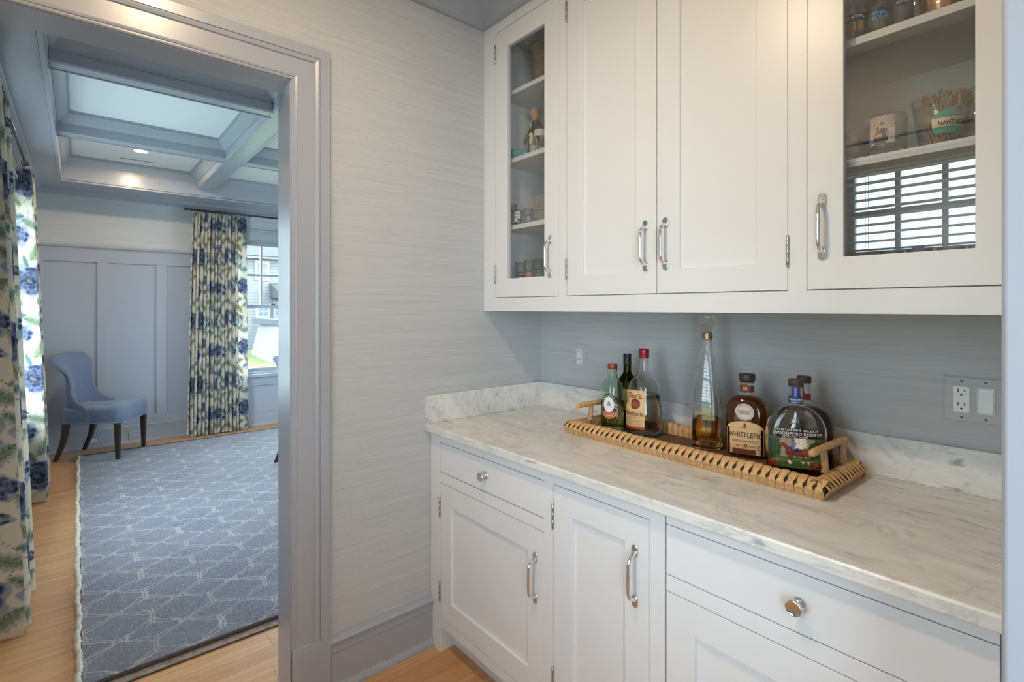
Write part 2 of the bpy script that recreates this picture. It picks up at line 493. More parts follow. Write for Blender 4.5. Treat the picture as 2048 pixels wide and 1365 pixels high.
BOURBON = m_glass('dark_bourbon', (0.34, 0.12, 0.05), 1.36)
TUMBLER = m_tumbler('tumbler_glass')
COPPER = mat('copper', (0.72, 0.36, 0.20), 0.14, 1.0)
GOLD = mat('gold_print', (0.75, 0.58, 0.30), 0.3, 1.0)
LAMPMAT = m_emit('lit_lens', (1.0, 0.86, 0.66), 14.0)
def ink(name, c, rough=0.5): return mat(name, rgb(*c), rough)
INKBLACK = ink('black_ink', (24, 22, 24)); INKCREAM = ink('cream_paper', (226, 206, 170)); INKWHITE = ink('white_ink', (228, 228, 226))
INKRED = ink('red_ink', (140, 30, 30)); INKBROWN = ink('brown_ink', (104, 50, 34)); INKORANGE = ink('orange_paper', (190, 108, 66))
INKBLUE = ink('blue_paper', (30, 60, 140)); INKNAVY = ink('navy_ink', (34, 40, 84)); INKTAN = ink('tan_paper', (218, 176, 124))
INKTEAL = ink('teal_paper', (52, 150, 130)); INKGOLD = ink('gold_ink', (186, 150, 84)); INKGREY = ink('grey_ink', (120, 120, 122))
CORK = ink('dark_cork', (74, 54, 46), 0.5); REDCAP = mat('red_foil_cap', rgb(156, 36, 52), 0.28, 0.35); RUSTCAP = mat('copper_red_cap', rgb(142, 68, 52), 0.35, 0.3)
BLACKCAP = ink('black_capsule', (22, 24, 28), 0.35); BROWNCAP = ink('brown_stopper', (66, 48, 46), 0.4)
REDSTRIP = ink('red_strip', (150, 44, 44)); CARDGREY = ink('grey_card', (150, 144, 142))  # last one is the gift box's own grey card

# ------------------------------------------------------------------ text and print
def text_geo(s, height=1.0, width=None, shear=0.0, spacing=1.0, bold=0.0):
    cu = bpy.data.curves.new('t', 'FONT'); cu.body = s; cu.align_x = 'CENTER'; cu.align_y = 'CENTER'
    cu.resolution_u = 3; cu.shear = shear; cu.space_character = spacing; cu.offset = bold
    o = bpy.data.objects.new('t', cu); COL.objects.link(o)
    me = bpy.data.meshes.new_from_object(o.evaluated_get(bpy.context.evaluated_depsgraph_get()))
    v = np.array([q.co[:2] for q in me.vertices]); f = [tuple(p.vertices) for p in me.polygons]
    bpy.data.objects.remove(o); bpy.data.curves.remove(cu); bpy.data.meshes.remove(me)
    if len(v) == 0: return v, f
    mn, mx = v.min(0), v.max(0); c = (mn + mx) / 2
    k = height / max(mx[1] - mn[1], 1e-6)
    kx = k if width is None else width / max(mx[0] - mn[0], 1e-6)
    v = (v - c) * np.array([kx, k])
    return v, f
def put_text(name, s, mapf, u, v, height, material, parent, width=None, shear=0.0, spacing=1.0, lift=0.0009, bold=0.0):
    p, f = text_geo(s, height, width, shear, spacing, bold)
    b = MB(); b.add([mapf(u + q[0], v + q[1], lift) for q in p], f)
    return b.build(name, material, parent)
def put_arc_text(name, s, mapf, u, v, rad, height, material, parent, span, mid=90, lift=0.0009):
    p, f = text_geo(s, height)
    w = p[:, 0].max() - p[:, 0].min()
    b = MB(); out = []
    for q in p:
        a = R(mid) - R(span) * q[0] / w
        rr = rad + q[1]
        out.append(mapf(u + rr * math.cos(a), v + rr * math.sin(a), lift))
    b.add(out, f); return b.build(name, material, parent)
def cyl_map(cx, cy_, z0, rad, ang):
    def f(u, v, lift=0.0):
        a = ang + u / rad; r_ = rad + lift
        return (cx + r_ * math.cos(a), cy_ + r_ * math.sin(a), z0 + v)
    return f
def flat_map(cx, cy_, z0, ang, dist):
    nx, ny = math.cos(ang), math.sin(ang)
    def f(u, v, lift=0.0):
        d = dist + lift
        return (cx + nx * d - ny * u, cy_ + ny * d + nx * u, z0 + v)
    return f
def put_shape(name, outline, mapf, material, parent, lift=0.0004, div=1):
    """outline: list of (u, v); filled by horizontal strips so that it follows a curved face"""
    b = MB()
    us = [p[0] for p in outline]; vmin = min(p[1] for p in outline); vmax = max(p[1] for p in outline)
    rows = 24; cols = 10
    def span(v):
        xs = []
        n = len(outline)
        for i in range(n):
            (x0, y0), (x1, y1) = outline[i], outline[(i + 1) % n]
            if (y0 - v) * (y1 - v) <= 0 and y0 != y1: xs.append(x0 + (x1 - x0) * (v - y0) / (y1 - y0))
        return (min(xs), max(xs)) if xs else (0, 0)
    pts = []
    for j in range(rows + 1):
        v = vmin + (vmax - vmin) * (0.001 + 0.998 * j / rows)
        a, c = span(v)
        for i in range(cols + 1): pts.append(mapf(a + (c - a) * i / cols, v, lift))
    w = cols + 1
    b.add(pts, [(j * w + i, j * w + i + 1, (j + 1) * w + i + 1, (j + 1) * w + i) for j in range(rows) for i in range(cols)], True)
    return b.build(name, material, parent)
def ellipse(cu, cv, a, b, n=40): return [(cu + a * math.cos(2 * math.pi * k / n), cv + b * math.sin(2 * math.pi * k / n)) for k in range(n)]
def rect(u0, u1, v0, v1): return [(u0, v0), (u1, v0), (u1, v1), (u0, v1)]
def set_colors(me, col):
    at = me.color_attributes.new('Col', 'FLOAT_COLOR', 'POINT')
    c = np.ones((len(me.vertices), 4), dtype=np.float32); c[:, :3] = col
    at.data.foreach_set('color', c.ravel())
def lin(c):
    c = np.asarray(c, dtype=float) / 255.0
    return np.where(c <= 0.04045, c / 12.92, ((c + 0.055) / 1.055) ** 2.4)
def put_painting(name, u0, u1, v0, v1, nu, nv, paint, mapf, parent, lift=0.0005):
    U, V = np.meshgrid(np.linspace(0, 1, nu), np.linspace(0, 1, nv))
    b = MB()
    b.add([mapf(u0 + (u1 - u0) * a, v0 + (v1 - v0) * c, lift) for a, c in zip(U.ravel(), V.ravel())],
          [(j * nu + i, j * nu + i + 1, (j + 1) * nu + i + 1, (j + 1) * nu + i) for j in range(nv - 1) for i in range(nu - 1)], True)
    o = b.build(name, PRINT, parent)
    set_colors(o.data, lin(paint(U.ravel(), V.ravel())))
    return o

# ------------------------------------------------------------------ the setting: floor
def struct(b, name, m, parent=None, **kw):
    o = b.build(name, m, parent, **kw)
    if parent is None: o['kind'] = 'structure'
    return o
floor = struct(MB().box(-4.90, 4.6, -2.25, 2.25, -0.12, -0.007), 'floor', SUB)
pl = MB().box(0, 1, 0, 1, -0.007, 0).mesh('plank'); pl.materials.append(OAK)
def plank(x0, x1, y0, y1):
    o = place(pl, 'plank', floor, (x0, y0, 0)); o.scale = (x1 - x0, y1 - y0, 1)
PW = 0.0825; GAP = 0.0011
x = -4.70
while x < 4.5:
    x1 = x + PW - GAP
    under = -4.30 < x and x1 < -0.62
    y = -2.10
    first = True
    while y < 2.05:
        ln = random.uniform(0.7, 1.15) if first else random.uniform(1.0, 1.8)
        if under and first: ln = random.uniform(0.55, 0.9)
        y1 = min(y + ln, 2.10)
        if 2.10 - y1 < 0.3: y1 = 2.10
        if x > -0.15 and x < 1.9 and y < 0.02: y1 = min(y1, 0.0) if y1 > -0.3 else y1
        if not (under and not first and y1 < 1.4 and y > -1.70):
            if not (x > 1.9 and first is False): plank(x, x1, y, y1 - GAP)
        y = y1; first = False
        if x > -0.15 and y > -0.01: break
    x += PW

# ------------------------------------------------------------------ walls
def wall(b, axis, a0, a1, u0, u1, z0, z1, holes=()):
    """box wall; axis 'x' spans a0..a1 in x and u in y. holes: (u0, u1, z0, z1)"""
    def bx(p0, p1, q0, q1):
        if p1 - p0 < 1e-6 or q1 - q0 < 1e-6: return
        if axis == 'x': b.box(a0, a1, p0, p1, q0, q1)
        else: b.box(p0, p1, a0, a1, q0, q1)
    cur = u0
    for (h0, h1, k0, k1) in sorted(holes):
        bx(cur, h0, z0, z1); bx(h0, h1, z0, k0); bx(h0, h1, k1, z1); cur = h1
    bx(cur, u1, z0, z1)
    return b
ZC = 2.74
DOOR_Y0, DOOR_Y1, DOOR_Z = -1.99, -1.190, 2.1735
struct(wall(MB(), 'x', -0.125, 0.0, -2.10, 2.10, -0.01, ZC, [(DOOR_Y0, DOOR_Y1, -0.01, DOOR_Z)]), 'wall_left', GRASS)
struct(wall(MB(), 'y', 0.0, 0.125, 0.0, 1.90, -0.01, ZC), 'wall_back', GRASS)
struct(wall(MB(), 'x', 1.775, 1.90, -1.0, 0.0, -0.01, ZC).box(1.775, 1.90, -2.10, -1.0, 2.2, ZC), 'wall_right', GRASS)
PWIN = (0.862, 1.543, 0.62, 2.165)  # unseen lower part lengthened to let more daylight onto the base cabinets
HWIN = (2.3, 3.9, 0.7, 2.2)  # unseen hall window, added to bring in daylight beside the camera
struct(wall(MB(), 'y', -2.25, -2.10, -0.125, 4.6, -0.01, ZC, [PWIN, HWIN]), 'wall_front', GRASS)
struct(MB().box(4.6, 4.72, -2.25, 0.7, -0.01, ZC).box(1.9, 4.6, 0.6, 0.72, -0.01, ZC), 'wall_hall', CEIL)
DWIN = (-0.42, 0.89, 0.62, 2.185)
wb = struct(wall(MB(), 'x', -4.90, -4.715, -2.25, 2.25, -0.01, ZC, [DWIN]), 'wall_dining_back', GRASS)
LWIN = (-3.32, -1.62, 0.62, 2.185)
struct(wall(MB(), 'y', -2.25, -2.10, -4.90, -0.125, -0.01, ZC, [LWIN]), 'wall_dining_left', GRASS)
RWIN = (-3.25, -1.35, 0.62, 2.185)
struct(wall(MB(), 'y', 2.10, 2.25, -4.90, 0.0, -0.01, ZC, [RWIN]), 'wall_dining_right', GRASS)
ceil = struct(MB().box(-4.95, 4.75, -2.30, 2.30, ZC, ZC + 0.25), 'ceiling', CEIL)

# ------------------------------------------------------------------ coffered ceiling of the dining room
def beam(x0, x1, y0, y1, z0, z1=ZC):
    return MB().box(x0, x1, y0, y1, z0, z1).build('beam', TRIM, ceil, bevel=0.004)
beam(-4.715, -4.17, -2.10, 2.10, 2.522)
beam(-4.17, -0.125, -2.10, -1.858, 2.520)
beam(-4.17, -0.125, 1.60, 2.10, 2.520)
beam(-0.34, -0.125, -1.858, 1.60, 2.520)
for y0, y1 in ((-0.833, -0.677), (0.35, 0.506)): beam(-4.17, -0.34, y0, y1, 2.600)
XI = [(-1.522, -0.34), (-2.840, -1.650), (-4.17, -2.970)]
YI = [(-1.858, -0.833), (-0.677, 0.35), (0.506, 1.60)]
for x0, x1 in ((-1.650, -1.522), (-2.970, -2.840)):
    for y0, y1 in YI: beam(x0, x1, y0, y1, 2.600)
crown_prof = [(0.0, 2.655), (0.007, 2.655), (0.007, 2.664), (0.012, 2.668), (0.024, 2.680), (0.040, 2.700), (0.052, 2.716), (0.058, 2.722), (0.058, 2.728), (0.068, 2.728), (0.068, 2.741)]
for x0, x1 in XI:
    for y0, y1 in YI:
        c = [(x0, y0, 1, 1), (x1, y0, -1, 1), (x1, y1, -1, -1), (x0, y1, 1, -1)]
        MB().sweep_loop(c, crown_prof, lambda u, v, d: (u, v, d)).build('crown_moulding', TRIM, ceil)
        for zb, w in ((2.600, 0.010),):
            e = [(0.0, zb - 0.001), (w, zb - 0.001), (w, zb + 0.012), (0.0, zb + 0.012)]
            lo = [(0.0, zb + 0.002), (-0.010, zb - 0.006), (-0.020, zb - 0.006), (-0.022, zb + 0.004)]
            MB().sweep_loop(c, lo, lambda u, v, d: (u, v, d)).build('edge_bead', TRIM, ceil)
# bead along the perimeter soffit and the small wall mouldings under it
b = MB()
pr = [(0.0, 2.53), (0.0, 2.512), (-0.018, 2.512), (-0.022, 2.522)]
b.sweep_loop([(-4.17, -1.858, 1, 1), (-0.34, -1.858, -1, 1), (-0.34, 1.60, -1, -1), (-4.17, 1.60, 1, -1)], pr, lambda u, v, d: (u, v, d))
b.build('soffit_bead', TRIM, ceil)
b = MB()
pr = [(0.0, 2.478), (0.010, 2.478), (0.012, 2.490), (0.030, 2.498), (0.055, 2.508), (0.075, 2.512), (0.080, 2.516), (0.100, 2.516), (0.100, 2.524)]
b.sweep_loop([(-4.715, -2.10, 1, 1), (-0.125, -2.10, -1, 1), (-0.125, 2.10, -1, -1), (-4.715, 2.10, 1, -1)], pr, lambda u, v, d: (u, v, d))
o = b.build('trim_3', TRIM); o['kind'] = 'structure'

# ceiling vent in the far coffer
vent = thing('ceiling_vent', 'white slotted air vent in the far ceiling coffer beside the lit downlight', 'vent', (-3.925, -1.335, ZC))
MB().box(-0.035, 0.035, -0.15, 0.15, -0.005, 0).build('vent_frame', CEIL, vent, bevel=0.001)
MB().box(-0.012, 0.012, -0.125, 0.125, -0.0056, -0.004).build('vent_slot', SLOT, vent)
for k in range(18):
    MB().box(-0.012, 0.012, -0.120 + k * 0.014, -0.115 + k * 0.014, -0.0075, -0.0052).build('vent_fin', CEIL, vent)

def downlight(loc, label):
    t = thing('recessed_downlight', label, 'light', loc)
    MB().lathe([(0.052, 0.0), (0.066, -0.001), (0.068, -0.004), (0.060, -0.008), (0.051, -0.006)], 32, cap0=False, cap1=False).build('trim_ring', CEIL, t)
    MB().lathe([(0.0005, -0.004), (0.051, -0.004)], 32, cap0=False, cap1=False).build('lens', LAMPMAT, t)
    return t
downlight((-3.58, -1.334, ZC), 'glowing round downlight in the far ceiling coffer of the dining room')
downlight((0.95, -1.52, ZC), 'round downlight lighting the pantry counter from above')
downlight((3.0, -0.9, ZC), 'added unseen downlight brightening the hall behind the photographer')  # fixture added to go with the hall fill lamp

# ------------------------------------------------------------------ door casing, jambs, plinth
cas = [(0.0, 0.0), (0.0, 0.010), (0.004, 0.013), (0.009, 0.013), (0.010, 0.016), (0.016, 0.018), (0.0185, 0.0155), (0.074, 0.0155), (0.077, 0.021), (0.086, 0.024), (0.0895, 0.0245), (0.0905, 0.022), (0.0918, 0.022), (0.0928, 0.0255), (0.126, 0.0255), (0.128, 0.023), (0.128, 0.0)]
def casing(b, face, sgn, y0, y1, zt, zb=0.0):
    c = [(y1, zb, 1, 0), (y1, zt, 1, 1), (y0, zt, -1, 1), (y0, zb, -1, 0)]
    b.sweep_loop(c, cas, lambda u, v, d: (face + sgn * d, u, v), closed=False)
b = MB(); casing(b, 0.0, 1, DOOR_Y0, DOOR_Y1, DOOR_Z); casing(b, -0.125, -1, DOOR_Y0, DOOR_Y1, DOOR_Z)
struct(b, 'trim_1', TRIM)
b = MB().box(-0.130, 0.004, DOOR_Y1 - 0.004, DOOR_Y1 + 0.012, -0.002, DOOR_Z + 0.012).box(-0.130, 0.004, DOOR_Y0 - 0.012, DOOR_Y0 + 0.004, -0.002, DOOR_Z + 0.012).box(-0.130, 0.004, DOOR_Y0, DOOR_Y1, DOOR_Z - 0.004, DOOR_Z + 0.012)
dj = struct(b, 'door_1', TRIM, bevel=0.001)
def plinth(y0, y1, s):
    b = MB()
    b.box(0, 0.030, y0, y1, 0, 0.212)
    b.box(0, 0.027, y0 + 0.001, y1 - 0.001, 0.212, 0.218)
    return b.build('plinth_block', TRIM, dj, bevel=0.0015)
plinth(DOOR_Y1 + 0.0, DOOR_Y1 + 0.1285, 1); plinth(DOOR_Y0 - 0.108, DOOR_Y0, -1)
# casing of the doorway the camera looks out of
b = MB()
b.box(1.753, 1.775, -0.985, -0.872, 0.0, 2.30).box(1.757, 1.905, -1.004, -0.9851, -0.002, 2.2)
struct(b, 'trim_2', TRIM, bevel=0.003)

# pantry baseboard and crown
base = [(0.0, 0.0), (0.026, 0.0), (0.026, 0.010), (0.022, 0.022), (0.019, 0.024), (0.019, 0.028), (0.0165, 0.031), (0.0165, 0.146), (0.0185, 0.148), (0.0185, 0.181), (0.026, 0.184), (0.026, 0.188), (0.019, 0.196), (0.010, 0.199), (0.008, 0.204), (0.0, 0.205)]
b = MB()
b.rings([[(o_, y, z) for o_, z in base] for y in (DOOR_Y1 + 0.128, -0.6345)], False, False, False, False)
struct(b, 'baseboard_left', TRIM)
CRZ = 2.632
pc = [(0.0, CRZ - 0.003), (0.018, CRZ - 0.003), (0.018, CRZ + 0.012), (0.022, CRZ + 0.020), (0.024, CRZ + 0.026), (0.034, CRZ + 0.040), (0.055, CRZ + 0.062), (0.075, CRZ + 0.082), (0.082, CRZ + 0.088), (0.082, CRZ + 0.109)]
b = MB()
b.sweep_loop([(0.0, -2.10, 1, 1), (0.0, -0.357, 1, -1), (1.775, -0.357, -1, -1), (1.775, -0.98, -1, 0)], pc, lambda u, v, d: (u, v, d), closed=False)
o = struct(b, 'trim_4', TRIM)

# dining room: wall panelling on the back wall
XB = -4.715
def bbox(x0, x1, y0, y1, z0, z1, name, parent=wb, m=TRIM, bev=0.0015):
    return MB().box(x0, x1, y0, y1, z0, z1).build(name, m, parent, bevel=bev)
P0, P1 = -2.10, -0.52
bbox(XB, XB + 0.006, P0, 2.10, 0.0, 0.61, 'panel_board'); bbox(XB, XB + 0.006, P0, P1, 0.61, 1.975, 'panel_board')
bbox(XB, XB + 0.006, 0.99, 2.10, 0.61, 1.975, 'panel_board')
for y0, y1 in ((P0, P1), (0.99, 2.10)):
    bbox(XB, XB + 0.020, y0, y1, 1.840, 1.965, 'rail')
    bbox(XB, XB + 0.020, y0, y1, 0.18, 0.275, 'rail')
    MB().rings([[(XB + o_, y, z) for o_, z in [(0, 1.96), (0.024, 1.962), (0.026, 1.972), (0.040, 1.982), (0.044, 1.986), (0.044, 1.998), (0.038, 2.002), (0, 2.002)]] for y in (y0, y1)], False, False, False, False).build('panel_cap', TRIM, wb)
for y0, y1 in ((-2.10, -2.00), (-1.602, -1.510), (-1.118, -1.026), (-0.634, -0.52), (0.99, 1.10), (1.5, 1.595)):
    bbox(XB, XB + 0.020, y0, y1, 0.275, 1.840, 'stile')
dbase = [(o_, z * 0.92) for o_, z in base]
b = MB(); b.rings([[(XB + o_, y, z) for o_, z in dbase] for y in (-2.10, 2.10)], False, False, False, False)
struct(b, 'baseboard_back', TRIM)
b = MB(); b.rings([[(x_, -2.10 + o_, z) for o_, z in dbase] for x_ in (-4.715, -0.13)], False, False, False, False)
struct(b, 'baseboard_left.001', TRIM)

# ------------------------------------------------------------------ windows
def window(name, axis, face, out, u0, u1, z0, z1, cols, rows_top, rows_bot, zm=None, cas_w=0.10):
    """double hung window. 'out' = +1/-1 direction to outside along the axis; face = inner wall face"""
    w = bpy.data.objects.new(name, None); COL.objects.link(w); w['kind'] = 'structure'
    def bx(d0, d1, a0, a1, b0, b1, nm, m=TRIM, bev=0.002):
        p0, p1 = sorted((face + out * d0, face + out * d1))
        mb = MB().box(p0, p1, a0, a1, b0, b1) if axis == 'x' else MB().box(a0, a1, p0, p1, b0, b1)
        return mb.build(nm, m, w, bevel=bev)
    if zm is None: zm = (z0 + z1) / 2 + 0.025
    # lining, casing, sill
    for a0, a1, b0, b1 in ((u0 - 0.02, u0 + 0.012, z0, z1), (u1 - 0.012, u1 + 0.02, z0, z1), (u0, u1, z1 - 0.012, z1 + 0.02), (u0, u1, z0 - 0.02, z0 + 0.012)):
        bx(-0.002, 0.13, a0, a1, b0, b1, 'lining')
    bx(-0.022, 0.0, u0 - cas_w, u0, z0 - 0.01, z1 + cas_w, 'casing'); bx(-0.022, 0.0, u1, u1 + cas_w, z0 - 0.01, z1 + cas_w, 'casing')
    bx(-0.022, 0.0, u0, u1, z1, z1 + cas_w, 'casing'); bx(-0.034, 0.0, u0 - cas_w - 0.01, u1 + cas_w + 0.01, z1 + cas_w, z1 + cas_w + 0.022, 'head_cap')
    bx(-0.060, 0.0, u0 - cas_w - 0.02, u1 + cas_w + 0.02, z0 - 0.045, z0 - 0.012, 'sill')
    bx(-0.020, 0.0, u0 - cas_w, u1 + cas_w, z0 - 0.125, z0 - 0.045, 'apron'); bx(-0.026, 0.0, u0 - cas_w, u1 + cas_w, z0 - 0.145, z0 - 0.125, 'apron_bead')
    def sash(d, b0, b1, rows, st=0.042):
        a0, a1 = u0 + 0.012, u1 - 0.012
        f = MB()
        def fb(x0, x1, y0, y1):
            p0, p1 = sorted((face + out * d, face + out * (d + 0.035)))
            f.box(p0, p1, x0, x1, y0, y1) if axis == 'x' else f.box(x0, x1, p0, p1, y0, y1)
        fb(a0, a0 + st, b0, b1); fb(a1 - st, a1, b0, b1); fb(a0 + st, a1 - st, b0, b0 + st); fb(a0 + st, a1 - st, b1 - st, b1)
        s = f.build('sash', TRIM, w, bevel=0.002)
        ga0, ga1, gb0, gb1 = a0 + st, a1 - st, b0 + st, b1 - st
        def sub(x0, x1, y0, y1, dd0, dd1, nm, m):
            p0, p1 = sorted((face + out * dd0, face + out * dd1))
            mb = MB().box(p0, p1, x0, x1, y0, y1) if axis == 'x' else MB().box(x0, x1, p0, p1, y0, y1)
            return mb.build(nm, m, s)
        if rows:
            for k in range(1, cols):
                q = ga0 + (ga1 - ga0) * k / cols; sub(q - 0.011, q + 0.011, gb0, gb1, d + 0.004, d + 0.031, 'muntin', TRIM)
            for k in range(1, rows):
                q = gb0 + (gb1 - gb0) * k / rows; sub(ga0, ga1, q - 0.011, q + 0.011, d + 0.005, d + 0.030, 'muntin', TRIM)
        cc = cols if rows else 1; rr = rows if rows else 1
        for i in range(cc):
            for j in range(rr):
                x0 = ga0 + (ga1 - ga0) * i / cc; x1 = ga0 + (ga1 - ga0) * (i + 1) / cc
                y0 = gb0 + (gb1 - gb0) * j / rr; y1 = gb0 + (gb1 - gb0) * (j + 1) / rr
                p = face + out * (d + 0.018)
                pts = [(p, x0, y0), (p, x1, y0), (p, x1, y1), (p, x0, y1)] if axis == 'x' else [(x0, p, y0), (x1, p, y0), (x1, p, y1), (x0, p, y1)]
                MB().add(pts, [(0, 1, 2, 3)]).build('pane', PANE, s)
        return s
    sash(0.050, z0 + 0.012, zm, rows_bot)
    sash(0.088, zm - 0.042, z1 - 0.012, rows_top)
    # sash lock on the meeting rail
    c = (u0 + u1) / 2 - 0.18 * (axis == 'x')
    lk = bx(0.040, 0.060, c - 0.025, c + 0.025, zm - 0.002, zm + 0.010, 'sash_lock', DARKMETAL)
    return w
window('window_1', 'x', XB, -1, DWIN[0], DWIN[1], DWIN[2], DWIN[3], 4, 2, 0)
window('window_2', 'y', -2.10, -1, LWIN[0], LWIN[1], LWIN[2], LWIN[3], 5, 2, 0)
window('window_3', 'y', -2.10, -1, PWIN[0], PWIN[1], PWIN[2], PWIN[3], 3, 2, 3, 1.690, cas_w=0.09)
window('window_4', 'y', 2.10, 1, RWIN[0], RWIN[1], RWIN[2], RWIN[3], 6, 2, 0)
window('window_5', 'y', -2.10, -1, HWIN[0], HWIN[1], HWIN[2], HWIN[3], 4, 2, 2)

# ------------------------------------------------------------------ cabinet hardware
def handle_mesh():
    b = MB()
    for s in (-1, 1):
        rs = []
        for d, k in ((0.0, 1.0), (-0.0028, 1.0), (-0.0042, 0.82)):
            ring = []
            for i in range(20):
                t = 2 * math.pi * i / 20
                ct, st = math.cos(t), math.sin(t)
                ring.append((0.0098 * k * math.copysign(abs(ct) ** 0.7, ct), d, s * 0.066 + 0.0165 * k * math.copysign(abs(st) ** 0.7, st)))
            rs.append(ring)
        b.rings(rs, True, True, True, True)
    pts = []
    half = [(0.0, 0.061), (-0.007, 0.060), (-0.013, 0.0575), (-0.020, 0.0535), (-0.0255, 0.0485), (-0.0285, 0.042), (-0.0295, 0.034), (-0.0295, 0.017), (-0.0295, 0.0)]
    pts = [(0, d, z) for d, z in half] + [(0, d, -z) for d, z in reversed(half[:-1])]
    rad = [0.0078, 0.0066, 0.0056, 0.0050, 0.0048, 0.0048, 0.0050, 0.0052, 0.0053]; rad = rad + rad[-2::-1]
    b.tube(pts, rad, 12)
    me = b.mesh('handle'); me.materials.append(CHROME); return me
HANDLE = handle_mesh()
def hinge_mesh():
    b = MB()
    b.lathe([(0.0012, -0.0415), (0.0030, -0.0405), (0.0034, -0.0385), (0.0022, -0.0365), (0.0036, -0.0355), (0.0036, -0.012), (0.0032, -0.0115), (0.0036, -0.011), (0.0036, 0.011), (0.0032, 0.0115), (0.0036, 0.012), (0.0036, 0.0355), (0.0022, 0.0365), (0.0034, 0.0385), (0.0030, 0.0405), (0.0012, 0.0415)], 12)
    me = b.mesh('hinge'); me.materials.append(NICKEL); return me
HINGE = hinge_mesh()
def knob_mesh():
    b = MB()
    b.lathe([(0.0135, 0.0), (0.0135, 0.002), (0.0075, 0.004), (0.0062, 0.010), (0.0066, 0.016), (0.010, 0.0185), (0.0155, 0.0205), (0.0168, 0.0235), (0.0162, 0.0270), (0.0142, 0.0285), (0.0134, 0.0280), (0.0004, 0.0284)], 28)
    b.xf(Matrix.Rotation(R(90), 4, 'X'))
    me = b.mesh('knob'); me.materials.append(CHROME); return me
KNOB = knob_mesh()

def door(parent, face, x0, x1, z0, z1, stile=0.078, rails=(0.078, 0.078), glass=False, handle=None, hinges=None, hz=(0.10, 0.10)):
    """flush inset shaker door; local coordinates are world metres, parent sits at the origin of its unit"""
    px, py = parent.location.x, parent.location.y
    T = 0.020
    f = MB()
    X0, X1 = x0 - px, x1 - px; Y0, Y1 = face - py, face - py + T
    oc = [(X0, z0), (X1, z0), (X1, z1), (X0, z1)]; ic = [(X0 + stile, z0 + rails[0]), (X1 - stile, z0 + rails[0]), (X1 - stile, z1 - rails[1]), (X0 + stile, z1 - rails[1])]
    vv = [(u, Y0, w) for u, w in oc] + [(u, Y0, w) for u, w in ic] + [(u, Y1, w) for u, w in oc] + [(u, Y1, w) for u, w in ic]
    ff = []
    for i in range(4):
        j = (i + 1) % 4
        ff += [(i, j, 4 + j, 4 + i), (8 + j, 8 + i, 12 + i, 12 + j), (i, 8 + i, 8 + j, j), (4 + i, 4 + j, 12 + j, 12 + i)]
    f.add(vv, ff)
    d = f.build('door', WHITE, parent, bevel=0.0012)
    if glass:
        yy = Y0 + 0.011
        MB().add([(X0 + stile, yy, z0 + rails[0]), (X1 - stile, yy, z0 + rails[0]), (X1 - stile, yy, z1 - rails[1]), (X0 + stile, yy, z1 - rails[1])], [(0, 1, 2, 3)]).build('glass_pane', DOORPANE, d)
    else:
        MB().box(X0 + stile - 0.002, X1 - stile + 0.002, Y0 + 0.0095, Y1 - 0.002, z0 + rails[0] - 0.002, z1 - rails[1] + 0.002).build('panel', WHITE, d)
    if handle: place(HANDLE, 'handle', d, (handle[0] - px, Y0, handle[1]))
    if hinges is not None:
        hx = (x0 - 0.0015 if hinges < 0 else x1 + 0.0015) - px
        for zc in (z0 + hz[0], z1 - hz[1]): place(HINGE, 'hinge', d, (hx, Y0 - 0.0030, zc))
    return d
G = 0.0026   # gap round the doors

# ------------------------------------------------------------------ upper cabinets
UF = -0.357; UZ0 = 1.376; UZ1 = 2.634
def upper(name, label, x0, x1, openings, shelves=(), glass=True):
    t = thing(name, label, 'cabinet', (x0, -0.001, 0))
    Y = -0.001
    L = x1 - x0
    fy0, fy1 = UF - Y, UF - Y + 0.020
    ox0 = openings[0][0] - x0; ox1 = openings[-1][1] - x0
    b = MB()
    bot, top = 1.4330, 2.5885
    b.box(0, ox0, fy0, fy1, UZ0, UZ1); b.box(ox1, L, fy0, fy1, UZ0, UZ1)
    b.box(ox0, ox1, fy0, fy1, UZ0, bot); b.box(ox0, ox1, fy0, fy1, top, UZ1)
    b.build('face_frame', WHITE, t)
    c = MB(); w = 0.018
    ins0 = max(ox0 - 0.004, w) if glass else w; ins1 = min(ox1 + 0.004, L - w) if glass else L - w
    c.box(0, ins0, fy1, 0.0, UZ0 + 0.004, UZ1); c.box(ins1, L, fy1, 0.0, UZ0 + 0.004, UZ1)
    c.box(ins0, ins1, -0.008, 0.0, UZ0 + 0.004, UZ1)
    c.box(ins0, ins1, fy1, -0.008, UZ0 + 0.012, bot + 0.003); c.box(ins0, ins1, fy1, -0.008, top + 0.004, UZ1)
    c.build('carcass', INNER, t)
    for z in shelves:
        MB().box(ins0, ins1, -0.318 - Y, -0.009, z - 0.0195, z).build('shelf', INNER, t, bevel=0.0015)
    return t
SHELF_L = (1.7470, 2.0370, 2.3300); SHELF_R = (1.7510, 2.0435)
ul = upper('wall_cabinet', 'white wall cabinet with narrow glass door next to the doorway wall', 0.001, 0.4905, [(0.0851, 0.4699)], SHELF_L)
door(ul, UF, 0.0851 + G / 2, 0.4699 - G / 2, 1.4330 + G, 2.5885 - G, 0.0785, (0.078, 0.082), True, (0.4230, 1.5890), -1, (0.100, 0.090))
um = upper('wall_cabinet', 'white wall cabinet with two solid panelled doors and paired handles', 0.4905, 1.3125, [(0.5108, 1.2908)], (), False)
door(um, UF, 0.5108 + G / 2, 0.8998 - G / 2, 1.4330 + G, 2.5885 - G, 0.0790, (0.074, 0.082), False, (0.8580, 1.5890), -1, (0.100, 0.090))
door(um, UF, 0.8998 + G / 2, 1.2908 - G / 2, 1.4330 + G, 2.5885 - G, 0.0790, (0.074, 0.082), False, (0.9320, 1.5890), 1, (0.100, 0.090))
